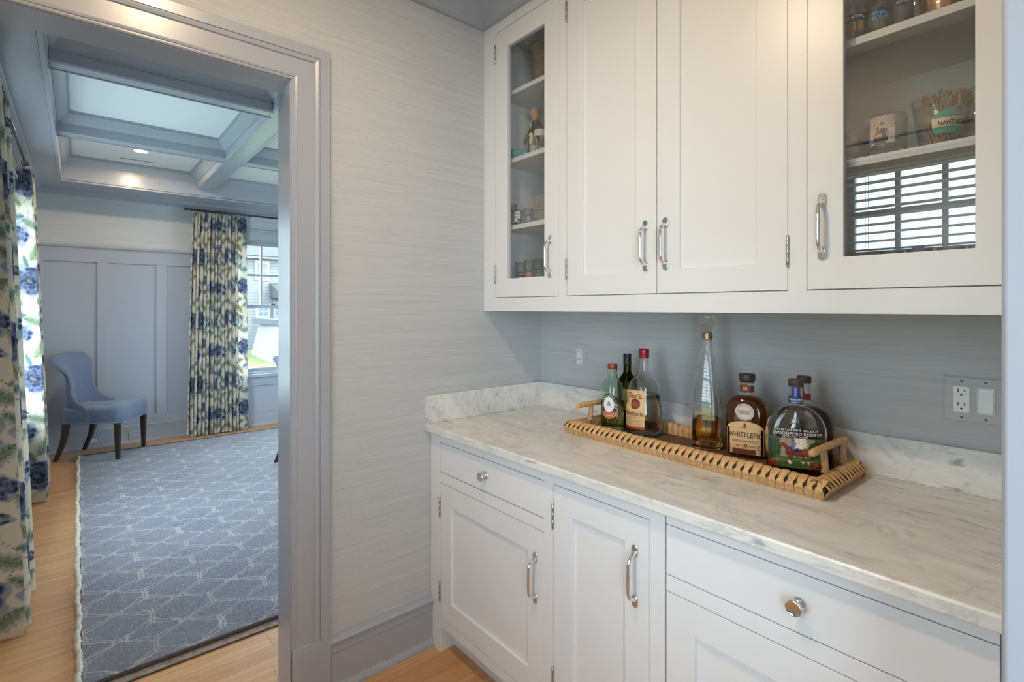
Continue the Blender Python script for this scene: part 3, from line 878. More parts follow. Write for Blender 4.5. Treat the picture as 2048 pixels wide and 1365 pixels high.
ur = upper('wall_cabinet', 'white wall cabinet with wide glass door reflecting the blinds, above the switch plate', 1.3125, 1.774, [(1.3346, 1.7310)], SHELF_R)
door(ur, UF, 1.3346 + G / 2, 1.7310 - G / 2, 1.4330 + G, 2.5885 - G, 0.0795, (0.0765, 0.082), True, (1.3700, 1.5890), None)

# ------------------------------------------------------------------ base cabinets
BF = -0.634; BZ1 = 0.8820
def base_unit(name, label, x0, x1, fronts, foot_left=False):
    """fronts: list of (x0, x1, z0, z1) openings"""
    t = thing(name, label, 'cabinet', (x0, -0.001, 0))
    L = x1 - x0; Y = -0.001
    fy0, fy1 = BF - Y, BF - Y + 0.020
    ox0, ox1 = fronts[0][0] - x0, fronts[0][1] - x0
    b = MB()
    zs = sorted([(f[2], f[3]) for f in fronts])
    b.box(0, ox0, fy0, fy1, 0.1050, BZ1); b.box(ox1, L, fy0, fy1, 0.1050, BZ1)
    cur = 0.1050
    for z0, z1 in zs:
        b.box(ox0, ox1, fy0, fy1, cur, z0); cur = z1
    b.box(ox0, ox1, fy0, fy1, cur, BZ1)
    b.build('face_frame', WHITE, t)
    MB().box(0.001, L - 0.001, fy1 + 0.0005, 0.0, 0.1060, BZ1 - 0.001).build('carcass', INNER, t)
    MB().box(0.0, L, fy0 + 0.070, fy0 + 0.084, 0.0, 0.1060).build('toe_kick', WHITE, t)
    if foot_left:
        MB().box(0, ox0 - 0.001, fy0, fy0 + 0.070, 0.0, 0.1055).build('foot', WHITE, t, bevel=0.001)
    return t
def drawer(t, x0, x1, z0, z1, kx, kz):
    d = MB().box(x0 - t.location.x, x1 - t.location.x, BF + 0.001, BF + 0.021, z0, z1).build('drawer_front', WHITE, t, bevel=0.0012)
    place(KNOB, 'knob', d, (kx - t.location.x, BF + 0.001, kz))
DR = (0.7270, 0.8480); DO = (0.1405, 0.6860)
bl = base_unit('base_cabinet', 'white base cabinet with a small knobbed drawer, next to the baseboard', 0.003, 0.6970, [(0.0740, 0.6765, *DO), (0.0740, 0.6765, *DR)], True)
drawer(bl, 0.0740 + G / 2, 0.6765 - G / 2, DR[0] + G, DR[1] - G, 0.3750, 0.7880)
door(bl, BF, 0.0740 + G / 2, 0.6765 - G / 2, DO[0] + G, DO[1] - G, 0.0765, (0.080, 0.080), False, (0.6370, 0.5270), -1, (0.104, 0.098))
bm = base_unit('base_cabinet', 'white base cabinet with one tall narrow panelled door in the middle', 0.6970, 1.1085, [(0.7174, 1.0640, DO[0], DR[1])])
door(bm, BF, 0.7174 + G / 2, 1.0640 - G / 2, DO[0] + G, DR[1] - G, 0.0775, (0.080, 0.080), False, (1.0200, 0.6860), -1, (0.104, 0.096))
# panelled undercounter unit on the right
ua = thing('undercounter_unit', 'white panelled undercounter unit with a wide knobbed drawer at the right', 'cabinet', (1.1125, -0.001, 0))
MB().box(0.002, 0.601, BF + 0.024, 0.0, 0.105, BZ1 - 0.002).build('carcass', BLACK, ua)
MB().box(0.0, 0.6035, BF + 0.001, BF + 0.0215, 0.8535, BZ1 - 0.001).build('top_rail', WHITE, ua, bevel=0.0010)
drawer(ua, 1.1125, 1.7160, 0.7295, 0.8515, 1.4185, 0.7890)
MB().box(0.0, 0.6035, BF + 0.001, BF + 0.0215, 0.6880, 0.7275).build('middle_rail', WHITE, ua, bevel=0.0010)
door(ua, BF, 1.1125, 1.7160, DO[0], 0.6860, 0.0775, (0.080, 0.080))
MB().box(0.0, 0.6035, BF + 0.07, BF + 0.084, 0.0, 0.105).build('toe_kick', WHITE, ua)
fs = MB().box(1.742, 1.774, -0.634, -0.002, 0.0, 0.8815).build('filler_strip', WHITE)
tag(fs, 'white filler strip between the undercounter unit and the right wall', 'strip')

# ------------------------------------------------------------------ marble counter
ct = thing('countertop', 'grey veined white marble countertop running along the back wall', 'countertop', (0, 0, 0))
MB().box(0.001, 1.774, -0.6635, -0.001, 0.8840, 0.9140).build('slab', MARBLE, ct, bevel=0.005, seg=3)
MB().box(0.0215, 1.774, -0.0205, -0.001, 0.9143, 1.0290).build('backsplash', MARBLE, ct, bevel=0.0015)
MB().box(0.001, 0.0212, -0.6620, -0.001, 0.9143, 1.0290).build('side_splash', MARBLE, ct, bevel=0.0015)

# ------------------------------------------------------------------ outlets
def duplex(par, cx, z, y, m=PLATE):
    d = MB().box(cx - 0.0165, cx + 0.0165, y - 0.004, y, z - 0.0335, z + 0.0335).build('receptacle', m, par, bevel=0.001)
    for zo in (0.0165, -0.0185):
        for s, h in ((-0.0063, 0.0085), (0.0063, 0.007)):
            MB().box(cx + s - 0.0011, cx + s + 0.0011, y - 0.0043, y - 0.003, z + zo + 0.0060 - h / 2, z + zo + 0.0060 + h / 2).build('slot', SLOT, d)
        g = MB().lathe([(0.0026, 0.0), (0.0026, 0.0013)], 14).xf(Matrix.Translation((cx, y - 0.0043 + 0.0013, z + zo - 0.0055)) @ Matrix.Rotation(R(90), 4, 'X'))
        g.build('ground_hole', BLACK, d)
    return d
def screw(par, cx, z, y):
    b = MB().lathe([(0.0001, 0.0011), (0.0025, 0.0009), (0.0033, 0.0)], 12).xf(Matrix.Translation((cx, y, z)) @ Matrix.Rotation(R(90), 4, 'X'))
    b.build('screw', INKGREY, par)
o1 = thing('wall_outlet', 'papered outlet plate with white receptacle, above the counter near the corner', 'outlet', (0.258, 0, 1.167))
MB().box(-0.0345, 0.0345, -0.005, 0, -0.0575, 0.0575).build('cover_plate', GRASS, o1, bevel=0.002)
duplex(o1, 0, 0, -0.005)
o2 = thing('switch_plate', 'papered double plate with receptacle and rocker switch, by the right wall', 'outlet', (1.602, 0, 1.1535))
MB().box(-0.060, 0.060, -0.006, 0, -0.0575, 0.0575).build('cover_plate', GRASS, o2, bevel=0.003)
duplex(o2, -0.0235, 0, -0.006)
fr = MB()
fr.box(0.0065, 0.0080, -0.0095, -0.006, -0.0335, 0.0335).box(0.0380, 0.0395, -0.0095, -0.006, -0.0335, 0.0335).box(0.008, 0.038, -0.0095, -0.006, 0.0320, 0.0335).box(0.008, 0.038, -0.0095, -0.006, -0.0335, -0.032)
sf = fr.build('switch_frame', PLATE, o2)
MB().hexa([(0.0087, -0.006, -0.0312), (0.0373, -0.006, -0.0312), (0.0373, -0.0105, -0.0312), (0.0087, -0.0105, -0.0312)], [(0.0087, -0.006, 0.0312), (0.0373, -0.006, 0.0312), (0.0373, -0.0075, 0.0312), (0.0087, -0.0075, 0.0312)]).build('rocker', PLATE, o2, bevel=0.0006)
for sx in (-0.0235, 0.0230):
    for sz in (-0.0465, 0.0465): screw(o2, sx, sz, -0.006)

# ------------------------------------------------------------------ venetian blind at the pantry window
vb = thing('venetian_blind', 'white slatted venetian blind, seen mirrored in the wide glass cabinet door', 'blind', (1.2025, -2.150, 0))
hw = 0.315
MB().box(-hw, hw, -0.030, 0.022, 2.118, 2.152).build('headrail', PLATE, vb, bevel=0.003)
z = 2.098; sl = None
while z > 0.68:
    if sl is None:
        sl = MB().grid(lambda u, v: (-hw + 2 * hw * u, -0.024 + 0.048 * v, 0.004 * math.sin(math.pi * v)), 1, 6).mesh('slat'); sl.materials.append(PLATE)
    place(sl, 'slat', vb, (0, 0, z), (R(8), 0, 0)); z -= 0.0445
MB().box(-hw, hw, -0.024, 0.024, 0.650, 0.666).build('bottom_rail', PLATE, vb, bevel=0.003)
for sx in (-0.22, 0.22):
    for yy in (-0.026, 0.026): MB().tube([(sx, yy, 2.12), (sx, yy, 0.66)], 0.0011, 5).build('ladder_cord', PLATE, vb)
for sx in (0.255, 0.265): MB().tube([(sx, 0.034, 2.12), (sx + 0.004, 0.036, 1.55)], 0.0013, 5).build('pull_cord', PLATE, vb)

# ------------------------------------------------------------------ rattan tray
tray = thing('rattan_tray', 'long rattan tray with two raised handles holding the liquor bottles', 'tray', (0.931, -0.2005, 0.9145), R(-1.2))
TL, TW = 0.4525, 0.150
MB().box(-TL + 0.03, TL - 0.03, -TW + 0.03, TW - 0.03, 0.004, 0.0122).build('woven_floor', WEAVE, tray)
core = [(0.042, 0.001), (0.012, 0.001), (0.006, 0.012), (0.004, 0.026), (0.013, 0.038), (0.023, 0.0445), (0.034, 0.043), (0.040, 0.030), (0.043, 0.008)]
MB().sweep_loop([(-TL, -TW, 1, 1), (TL, -TW, -1, 1), (TL, TW, -1, -1), (-TL, TW, 1, -1)], core, lambda u, v, d: (u, v, d)).build('rim_core', mat('rattan_gap_shade', rgb(58, 40, 28), 0.7), tray)  # core coloured dark, putting shade into the gaps between the strips
def strip_mesh(pitch):
    path = [(-0.0455, 0.010, 1.0), (-0.0435, 0.028, 1.0), (-0.0385, 0.0425, 1.0), (-0.030, 0.0485, 1.0), (-0.021, 0.0470, 1.0), (-0.012, 0.0405, 0.90), (-0.006, 0.0355, 0.66), (-0.0015, 0.0310, 0.60), (0.0022, 0.0278, 0.84), (0.0022, 0.0240, 0.98), (-0.0015, 0.0195, 1.0), (-0.0060, 0.010, 1.0), (-0.0110, 0.0003, 1.0)]
    b = MB(); pts = []
    K = [-1, -0.8, -0.3, 0.3, 0.8, 1]
    n = len(path)
    for i, (d, z, w) in enumerate(path):
        a = path[max(i - 1, 0)]; c = path[min(i + 1, n - 1)]
        tx, tz = c[0] - a[0], c[1] - a[1]; l = math.hypot(tx, tz); nx, nz = -tz / l, tx / l
        if nx * (d + 0.022) + nz * (z - 0.02) < 0: nx, nz = -nx, -nz
        for k in K:
            bul = 0.0022 * (1 - k * k) - 0.0006 * abs(math.sin(k * 4.5))
            pts.append((k * pitch * 0.485 * w + 0.0035 * (z - 0.024) / 0.024, -(d + nx * bul), z + nz * bul))
    m = len(K)
    b.add(pts, [(i * m + j, i * m + j + 1, (i + 1) * m + j + 1, (i + 1) * m + j) for i in range(n - 1) for j in range(m - 1)], True)
    me = b.mesh('rattan_strip'); me.materials.append(RATTAN); return me
def strips(L, n, ox, oy, rz):
    p = L / n; me = strip_mesh(p)
    for k in range(n):
        q = -L / 2 + p * (k + 0.5)
        c, s = math.cos(rz), math.sin(rz)
        o = place(me, 'rattan_strip', tray, (ox + c * q, oy + s * q, 0), (0, 0, rz))
        o.scale = (1.0, 1.0, 1.0 + random.uniform(-0.03, 0.02))
# local y of the strip mesh points inward, so each side is turned to face out
strips(2 * TL - 0.012, 39, 0, -TW, 0)
strips(2 * TL - 0.012, 39, 0, TW, R(180))
strips(2 * TW - 0.012, 13, TL, 0, R(90))
strips(2 * TW - 0.012, 13, -TL, 0, R(-90))
def wrapped(p0, p1, r, ridges, amp, fl=0.0):
    pts, rad = [], []
    n = ridges * 4
    for i in range(n + 1):
        t = i / n
        pts.append(tuple(a + (c - a) * t for a, c in zip(p0, p1)))
        e = fl * (max(0, 0.25 - t) * 4) ** 2
        rad.append((r + amp * abs(math.sin(math.pi * t * ridges))) * (1 + e))
    return MB().tube(pts, rad, 14)
for s in (-1, 1):
    hx = s * 0.407
    hb = wrapped((hx, -0.118, 0.1045), (hx, 0.118, 0.1045), 0.0072, 22, 0.0026).build('handle', RATTAN, tray)
    for yy in (-0.118, 0.118):
        e = MB().sphere((hx, yy, 0.1045), 0.0076, 0.003, 0.0076, 12, 6); e.build('end_cap', RATTAN, hb)
    for yy in (-0.040, 0.088) if s > 0 else (-0.040, 0.088):
        wrapped((hx + s * 0.006, yy, 0.042), (hx, yy, 0.100), 0.0072, 10, 0.0020, 0.5).build('post', RATTAN, hb)
    q = MB()
    for sg in (-1, 1):
        q.tube([(hx + sg * 0.0015, -0.112, 0.1138), (hx + sg * 0.0015, 0.112, 0.1138)], 0.0012, 6)
    q.build('braid_ridge', RATTAN, hb)

# ------------------------------------------------------------------ bottles
BZ = 0.9145 + 0.0128
def bottle(name, label, x, y, secs, wall, mat_glass, base_t, liquid=None, level=None, rz=0, n=48, neck_z=None):
    t = thing(name, label, 'bottle', (x, y, BZ), rz)
    zmax = secs[-1][0]
    outer = list(secs)
    inner = []
    zb = secs[0][0] + base_t
    def at(z, red):
        for a, c in zip(secs[:-1], secs[1:]):
            if a[0] <= z <= c[0]:
                k = (z - a[0]) / max(c[0] - a[0], 1e-9)
                ea = a[3] if len(a) > 3 else 2.0; ec = c[3] if len(c) > 3 else 2.0
                return (z, max(a[1] + (c[1] - a[1]) * k - red, 0.002), max(a[2] + (c[2] - a[2]) * k - red, 0.002), ea + (ec - ea) * k)
    zs = [zb] + [s[0] for s in secs if zb + 0.004 < s[0] < zmax - 0.001] + [zmax - 0.001]
    i0 = at(zb, wall)
    inner = [(zb, i0[1] * 0.85, i0[2] * 0.85, i0[3])] + [at(z + (0.003 if z == zb else 0), wall) for z in zs]
    b = MB()
    b.loft(outer, n); b.loft(inner, n, flip=False)
    k = len(b.f)
    # turn the inner skin inside out
    nf = len(outer) - 1
    outer_faces = nf * n + 2
    for i in range(outer_faces, len(b.f)): b.f[i] = tuple(reversed(b.f[i]))
    b.build('glass', mat_glass, t)
    if liquid is not None:
        red = wall - 0.0004
        ls = [(zb - 0.0003, i0[1] * 0.85, i0[2] * 0.85, i0[3])] + [at(z + (0.003 if z == zb else 0), red) for z in zs if z < level - 0.003] + [at(level, red)]
        MB().loft(ls, n).build('liquid', liquid, t)
    return t
def cap(par, prof, m, name='cap', n=32):
    return MB().lathe(prof, n).build(name, m, par)

# pale green gin bottle
B = bottle('gin_bottle', 'pale green gin bottle with oval ship label and rust red cap', 0.6060, -0.2070,
    [(0.0, 0.036, 0.036), (0.002, 0.040, 0.040), (0.006, 0.0415, 0.0415), (0.060, 0.0428, 0.0428), (0.150, 0.0440, 0.0440), (0.166, 0.0425, 0.0425), (0.180, 0.0370, 0.0370), (0.190, 0.0290, 0.0290), (0.197, 0.0215, 0.0215), (0.203, 0.0182, 0.0182), (0.212, 0.0165, 0.0165), (0.222, 0.0160, 0.0160), (0.224, 0.0178, 0.0178), (0.232, 0.0178, 0.0178), (0.234, 0.0158, 0.0158)],
    0.0030, GREENGLASS, 0.010, GIN, 0.118)
cap(B, [(0.0180, 0.232), (0.0186, 0.233), (0.0186, 0.249), (0.0175, 0.2515), (0.0005, 0.252)], RUSTCAP)
mp = cyl_map(0, 0, 0, 0.0430, R(-69))
put_shape('label', ellipse(0, 0.098, 0.0335, 0.0475), mp, INKCREAM, B, 0.0003)
put_shape('label_ring', ellipse(0, 0.098, 0.0318, 0.0458), mp, INKNAVY, B, 0.0005)
low = [(0.0318 * math.cos(a), 0.098 + 0.0458 * math.sin(a)) for a in np.linspace(R(206), R(334), 24)]
put_shape('label_foot', low, mp, INKORANGE, B, 0.0007)
put_shape('label_centre', ellipse(-0.001, 0.103, 0.0205, 0.028), mp, INKWHITE, B, 0.0009)
put_shape('blue_seal', rect(0.018, 0.0285, 0.0795, 0.090), mp, INKBLUE, B, 0.0008)
def ell_text(name, s, mapf, cu, cv, a_, b_, h, span, mid, m, par, lift):
    p, f = text_geo(s, h); w = p[:, 0].max() - p[:, 0].min(); out = []
    for q in p:
        t = R(mid) - R(span) * q[0] / w
        out.append(mapf(cu + (a_ + q[1]) * math.cos(t), cv + (b_ + q[1]) * math.sin(t), lift))
    b = MB(); b.add(out, f); return b.build(name, m, par)
ell_text('label_lettering', 'PLYMOUTH GIN', mp, 0, 0.098, 0.0260, 0.0385, 0.0078, 200, 88, INKWHITE, B, 0.0012)
# little sailing ship
ship = MB()
for u0_, v0_, u1_, v1_ in ((-0.009, 0.092, 0.010, 0.096), (-0.0006, 0.096, 0.0006, 0.118), (-0.006, 0.099, -0.001, 0.106), (0.001, 0.099, 0.007, 0.106), (-0.005, 0.107, 0.005, 0.112), (-0.003, 0.113, 0.003, 0.116)):
    pts = [mp(u, v, 0.0012) for u, v in rect(u0_, u1_, v0_, v1_)]
    ship.add(pts, [(0, 1, 2, 3)])
ship.build('ship_print', INKGREY, B)
put_text('label_lettering', 'ENGLAND', mp, 0, 0.0645, 0.004, INKCREAM, B, lift=0.0012)

# wine bottle behind
B = bottle('wine_bottle', 'dark green wine bottle with black capsule and yellow label, behind the gin', 0.6172, -0.1310,
    [(0.0, 0.033, 0.033), (0.003, 0.0355, 0.0355), (0.160, 0.0360, 0.0360), (0.178, 0.0345, 0.0345), (0.194, 0.0285, 0.0285), (0.206, 0.0200, 0.0200), (0.214, 0.0160, 0.0160), (0.222, 0.0148, 0.0148), (0.262, 0.0140, 0.0140), (0.280, 0.0140, 0.0140)],
    0.0030, OLIVEGLASS, 0.008, OLIVEGLASS, 0.200)
cap(B, [(0.0150, 0.238), (0.0156, 0.2385), (0.0156, 0.262), (0.0150, 0.2625), (0.0156, 0.264), (0.0156, 0.270), (0.0150, 0.271), (0.0158, 0.2725), (0.0158, 0.283), (0.0150, 0.285), (0.0005, 0.2852)], BLACKCAP, 'capsule')
mp = cyl_map(0, 0, 0, 0.0362, R(-52))
put_shape('label', rect(-0.054, 0.054, 0.074, 0.153), mp, ink('yellow_paper', (206, 182, 92)), B, 0.0003)

# clear vodka bottle
B = bottle('vodka_bottle', 'large clear vodka bottle with tan paper label and red cap', 0.7175, -0.1650,
    [(0.0, 0.050, 0.050), (0.003, 0.0555, 0.0555), (0.010, 0.0610, 0.0610), (0.024, 0.0638, 0.0638), (0.060, 0.0645, 0.0645), (0.094, 0.0640, 0.0640), (0.106, 0.0620, 0.0620), (0.116, 0.0585, 0.0585), (0.124, 0.0572, 0.0572), (0.160, 0.0572, 0.0572), (0.176, 0.0560, 0.0560), (0.190, 0.0500, 0.0500), (0.205, 0.0375, 0.0375), (0.216, 0.0268, 0.0268), (0.224, 0.0205, 0.0205), (0.236, 0.0170, 0.0170), (0.262, 0.0158, 0.0158), (0.286, 0.0150, 0.0150)],
    0.0032, CLEAR, 0.012, VODKA, 0.148)
cap(B, [(0.0178, 0.279), (0.0186, 0.2795), (0.0186, 0.2855), (0.0180, 0.2865), (0.0184, 0.288), (0.0186, 0.309), (0.0176, 0.3125), (0.0160, 0.3115), (0.0005, 0.3115)], REDCAP)
LR = 0.0648
mp0 = cyl_map(0, 0, 0, LR, R(-99))
def mp(u, v, lift=0.0):
    r_ = LR if v < 0.100 else LR + (0.0585 - LR) * min(1.0, (v - 0.100) / 0.018)
    a = R(-99) + u / LR
    return ((r_ + lift) * math.cos(a), (r_ + lift) * math.sin(a), v)
put_shape('label', rect(-0.052, 0.052, 0.028, 0.166), mp, INKTAN, B, 0.0004)
put_shape('label_foot', rect(-0.052, 0.052, 0.028, 0.037), mp, ink('rust_paper', (172, 72, 40)), B, 0.0007)
put_text('label_lettering', "Tito's.", mp, 0.010, 0.147, 0.020, INKBROWN, B, width=0.066, shear=0.25, lift=0.0012, bold=0.012)
put_shape('label_seal', ellipse(0.015, 0.118, 0.0205, 0.0185), mp, INKBROWN, B, 0.0007)
put_shape('seal_core', ellipse(0.015, 0.118, 0.014, 0.0125), mp, ink('copper_ink', (140, 70, 36)), B, 0.0010)
put_text('label_lettering', 'Handmade', mp, 0.008, 0.084, 0.017, INKBROWN, B, width=0.080, shear=0.3, lift=0.0012, bold=0.008)
put_text('label_lettering', 'VODKA', mp, 0.006, 0.0685, 0.0062, INKGREY, B, width=0.044, lift=0.0012)
put_text('label_lettering', 'CRAFTED IN AN OLD FASHIONED', mp, 0.006, 0.0590, 0.0028, INKBROWN, B, width=0.070, lift=0.0012)
put_text('label_lettering', 'POT STILL', mp, 0.006, 0.0540, 0.0030, INKBROWN, B, width=0.050, lift=0.0012)
put_text('label_lettering', 'AUSTIN TEXAS', mp, 0.006, 0.0455, 0.0045, INKGREY, B, width=0.066, lift=0.0012)

# tall decanter
B = bottle('decanter', 'tall tapering clear decanter with flared glass stopper and a little amber tequila', 0.9609, -0.1580,
    [(0.0, 0.0380, 0.0380, 5.0), (0.004, 0.0425, 0.0425, 5.0), (0.010, 0.0435, 0.0435, 5.2), (0.060, 0.0428, 0.0428, 5.2), (0.120, 0.0408, 0.0408, 5.0), (0.180, 0.0372, 0.0372, 4.6), (0.240, 0.0312, 0.0312, 4.0), (0.290, 0.0245, 0.0245, 3.2), (0.330, 0.0182, 0.0182, 2.6), (0.352, 0.0150, 0.0150, 2.0), (0.362, 0.0140, 0.0140, 2.0)],
    0.0030, CLEAR, 0.026, TEQUILA, 0.098, rz=R(15))
B.location.z = BZ + 0.0004
cap(B, [(0.0150, 0.357), (0.0172, 0.358), (0.0172, 0.362), (0.0160, 0.3635), (0.0176, 0.366), (0.0176, 0.372), (0.0160, 0.3735), (0.0172, 0.375), (0.0168, 0.379), (0.0140, 0.3795)], mat('antique_brass', (0.42, 0.32, 0.20), 0.3, 1.0), 'collar')
cap(B, [(0.0130, 0.380), (0.0160, 0.383), (0.0175, 0.392), (0.0205, 0.410), (0.0245, 0.424), (0.0262, 0.430), (0.0250, 0.436), (0.0215, 0.4345), (0.0005, 0.428)], CLEAR, 'stopper')
mp = flat_map(0, 0, 0, R(-90), 0.0415)
put_text('engraved_lettering', 'CINCORO', mp, -0.002, 0.118, 0.0085, INKGOLD, B, width=0.056)
pts = ellipse(-0.002, 0.1305, 0.0045, 0.0055)
put_shape('engraved_crest', pts, mp, INKGOLD, B, 0.0006)

# rye whiskey bottle
WA = R(-74)
B = bottle('rye_bottle', 'full amber rye bottle with arched cream label and round white seal', 1.0885, -0.1480,
    [(0.0, 0.0470, 0.0330, 3.4), (0.003, 0.0520, 0.0370, 3.6), (0.010, 0.0548, 0.0390, 4.0), (0.090, 0.0590, 0.0410, 4.2), (0.132, 0.0602, 0.0415, 4.2), (0.150, 0.0590, 0.0405, 3.8), (0.165, 0.0545, 0.0370, 3.2), (0.176, 0.0470, 0.0325, 2.7), (0.184, 0.0365, 0.0265, 2.3), (0.190, 0.0255, 0.0215, 2.0), (0.195, 0.0208, 0.0200, 2.0), (0.232, 0.0200, 0.0200, 2.0)],
    0.0030, CLEAR, 0.012, RYE, 0.1855, rz=WA + R(90))
cap(B, [(0.0205, 0.230), (0.0215, 0.231), (0.0215, 0.2345), (0.0235, 0.2355), (0.0240, 0.2375), (0.0240, 0.253), (0.0228, 0.256), (0.0005, 0.2565)], BROWNCAP, 'stopper')
mpn = cyl_map(0, 0, 0, 0.0206, R(-90))
put_shape('neck_label', rect(-0.040, 0.030, 0.1995, 0.2215), mpn, ink('maroon_paper', (112, 52, 40)), B, 0.0003)
put_shape('neck_seal', ellipse(-0.002, 0.2115, 0.0145, 0.0145), mpn, INKBROWN, B, 0.0006)
put_arc_text('neck_ring', 'o o o o o o o o o o o o o o o o o o o o', mpn, -0.002, 0.2115, 0.0130, 0.0008, INKTAN, B, 350, 90, 0.0010)
put_text('neck_number', '10', mpn, -0.002, 0.2115, 0.0120, INKTAN, B, width=0.0105, lift=0.0010, bold=0.03)
def mpw(u, v, lift=0.0):
    hx = 0.0548 + (0.0590 - 0.0548) * min(max((v - 0.01) / 0.08, 0), 1) + (0.0012 if v > 0.09 else 0)
    hy = 0.0390 + (0.0410 - 0.0390) * min(max((v - 0.01) / 0.08, 0), 1) + 0.0005 * max(0, min(1, (v - 0.09) / 0.04))
    e = 4.1
    q = min(abs(u) / hx, 0.985)
    yv = hy * (1 - q ** e) ** (1 / e)
    return (u, -(yv + lift + 0.0003), v)
arch = [(-0.052, 0.012), (0.052, 0.012), (0.0525, 0.088)] + [(0.0525 * math.cos(a), 0.088 + 0.026 * math.sin(a)) for a in np.linspace(0.05, math.pi - 0.05, 24)] + [(-0.0525, 0.088)]
put_shape('label', arch, mpw, INKTAN, B, 0.0003)
put_text('label_lettering', 'WHISTLEPIG', mpw, 0.000, 0.0720, 0.0165, INKBLACK, B, width=0.098, lift=0.0010, bold=0.008)
put_text('label_lettering', 'SINGLE BARREL RYE', mpw, 0.000, 0.0525, 0.0062, INKBROWN, B, width=0.070, lift=0.0010, bold=0.01)
put_text('label_lettering', '10', mpw, 0.000, 0.0390, 0.0120, INKRED, B, width=0.014, lift=0.0010, bold=0.02)
put_text('label_lettering', 'Aged', mpw, -0.021, 0.0385, 0.0066, INKBROWN, B, shear=0.3, lift=0.0010)
put_text('label_lettering', 'Years', mpw, 0.021, 0.0385, 0.0066, INKBROWN, B, shear=0.3, lift=0.0010)
put_shape('label_panel', rect(-0.036, 0.030, 0.0125, 0.0285), mpw, ink('maroon_band', (112, 48, 34)), B, 0.0009)
crest = MB()
for u0_, v0_, u1_, v1_ in ((-0.0045, 0.0945, 0.0045, 0.1005), (-0.0028, 0.1005, 0.0028, 0.1045), (-0.005, 0.1045, 0.005, 0.1055), (-0.0028, 0.1055, 0.0028, 0.1080), (-0.016, 0.0918, 0.016, 0.0925)):
    crest.add([mpw(u, v, 0.0012) for u, v in rect(u0_, u1_, v0_, v1_)], [(0, 1, 2, 3)])
crest.build('pig_crest', INKBROWN, B)
dm = MB()
dv = [(0.042, 0.0235), (0.0505, 0.0345), (0.042, 0.0455), (0.0335, 0.0345)]
dv2 = [(0.042 + (u - 0.042) * 0.82, 0.0345 + (v - 0.0345) * 0.82) for u, v in dv]
dm.add([mpw(u, v, 0.0012) for u, v in dv + dv2], [(i, (i + 1) % 4, 4 + (i + 1) % 4, 4 + i) for i in range(4)])
dm.build('diamond_mark', INKBROWN, B)
put_shape('round_seal', ellipse(0.0, 0.1420, 0.0262, 0.0262), mpw, ink('seal_paper', (216, 200, 184)), B, 0.0006)
put_arc_text('seal_lettering', 'BOURBON SOCIETY', mpw, 0, 0.1420, 0.0215, 0.0052, INKBROWN, B, 190, 90, 0.0014)
put_text('seal_lettering', 'ROBUTTON', mpw, 0, 0.1450, 0.0050, INKBLACK, B, width=0.0300, lift=0.0014, bold=0.02)
put_text('seal_lettering', 'COLLECTION', mpw, 0, 0.1380, 0.0050, INKBLACK, B, width=0.0320, lift=0.0014, bold=0.02)
put_arc_text('seal_lettering', 'oooooooooooooooooooooo', mpw, 0, 0.1420, 0.0225, 0.0022, INKBROWN, B, -150, -90, 0.0014)

# two flat bourbon flasks
FL = [(0.0, 0.0600, 0.0220, 3.0), (0.004, 0.0665, 0.0265, 3.0), (0.014, 0.0715, 0.0290, 3.2), (0.060, 0.0750, 0.0300, 3.2), (0.105, 0.0765, 0.0304, 3.0), (0.130, 0.0745, 0.0300, 2.8), (0.150, 0.0680, 0.0290, 2.6), (0.166, 0.0575, 0.0290, 2.4), (0.178, 0.0440, 0.0255, 2.2), (0.186, 0.0300, 0.0215, 2.0), (0.192, 0.0205, 0.0185, 2.0), (0.198, 0.0175, 0.0175, 2.0), (0.246, 0.0170, 0.0170, 2.0)]
FA = R(-63)
B = bottle('bourbon_bottle', 'nearly empty flat bourbon flask printed with a racehorse, blue neck strip', 1.2560, -0.2150, FL, 0.0030, CLEAR, 0.010, BOURBON, 0.026, rz=FA + R(90))
def deco_neck(B, m):
    cap(B, [(0.0180, 0.2440), (0.0188, 0.2445), (0.0188, 0.2615), (0.0180, 0.2630), (0.0005, 0.2632)], CORK, 'stopper')
    mpn = cyl_map(0, 0, 0, 0.0178, R(-100))
    put_shape('neck_band', rect(-0.050, 0.050, 0.1955, 0.2140), mpn, m, B, 0.0004)
    put_shape('neck_strip', rect(-0.0085, 0.0085, 0.2130, 0.2445), mpn, m, B, 0.0006)
    return mpn
mpn = deco_neck(B, INKBLUE)
put_text('band_lettering', 'SECRETARIAT', mpn, 0.004, 0.2075, 0.0042, INKWHITE, B, width=0.040, lift=0.0010, bold=0.02)
put_text('band_lettering', 'ANNIVERSARY', mpn, 0.004, 0.2005, 0.0028, INKWHITE, B, width=0.030, lift=0.0010)
p_, f_ = text_geo('KENTUCKY', 0.0042, 0.024)
b = MB(); b.add([mpn(0.0005 - q[1], 0.2295 + q[0], 0.0010) for q in p_], f_); b.build('strip_lettering', INKWHITE, B)
def mpf(u, v, lift=0.0):
    hx, hy, e = 0.0758, 0.0303, 3.1
    if v < 0.06: hx = 0.0715 + 0.0035 * (v - 0.014) / 0.046; hy = 0.0290 + 0.001 * (v - 0.014) / 0.046
    if v > 0.13: hx = 0.0745 - 0.0065 * (v - 0.13) / 0.02; hy = 0.0300 - 0.0010 * max(0, (v - 0.13) / 0.02)
    q = min(abs(u) / hx, 0.985)
    return (u, -(hy * (1 - q ** e) ** (1 / e) + lift + 0.0003), v)
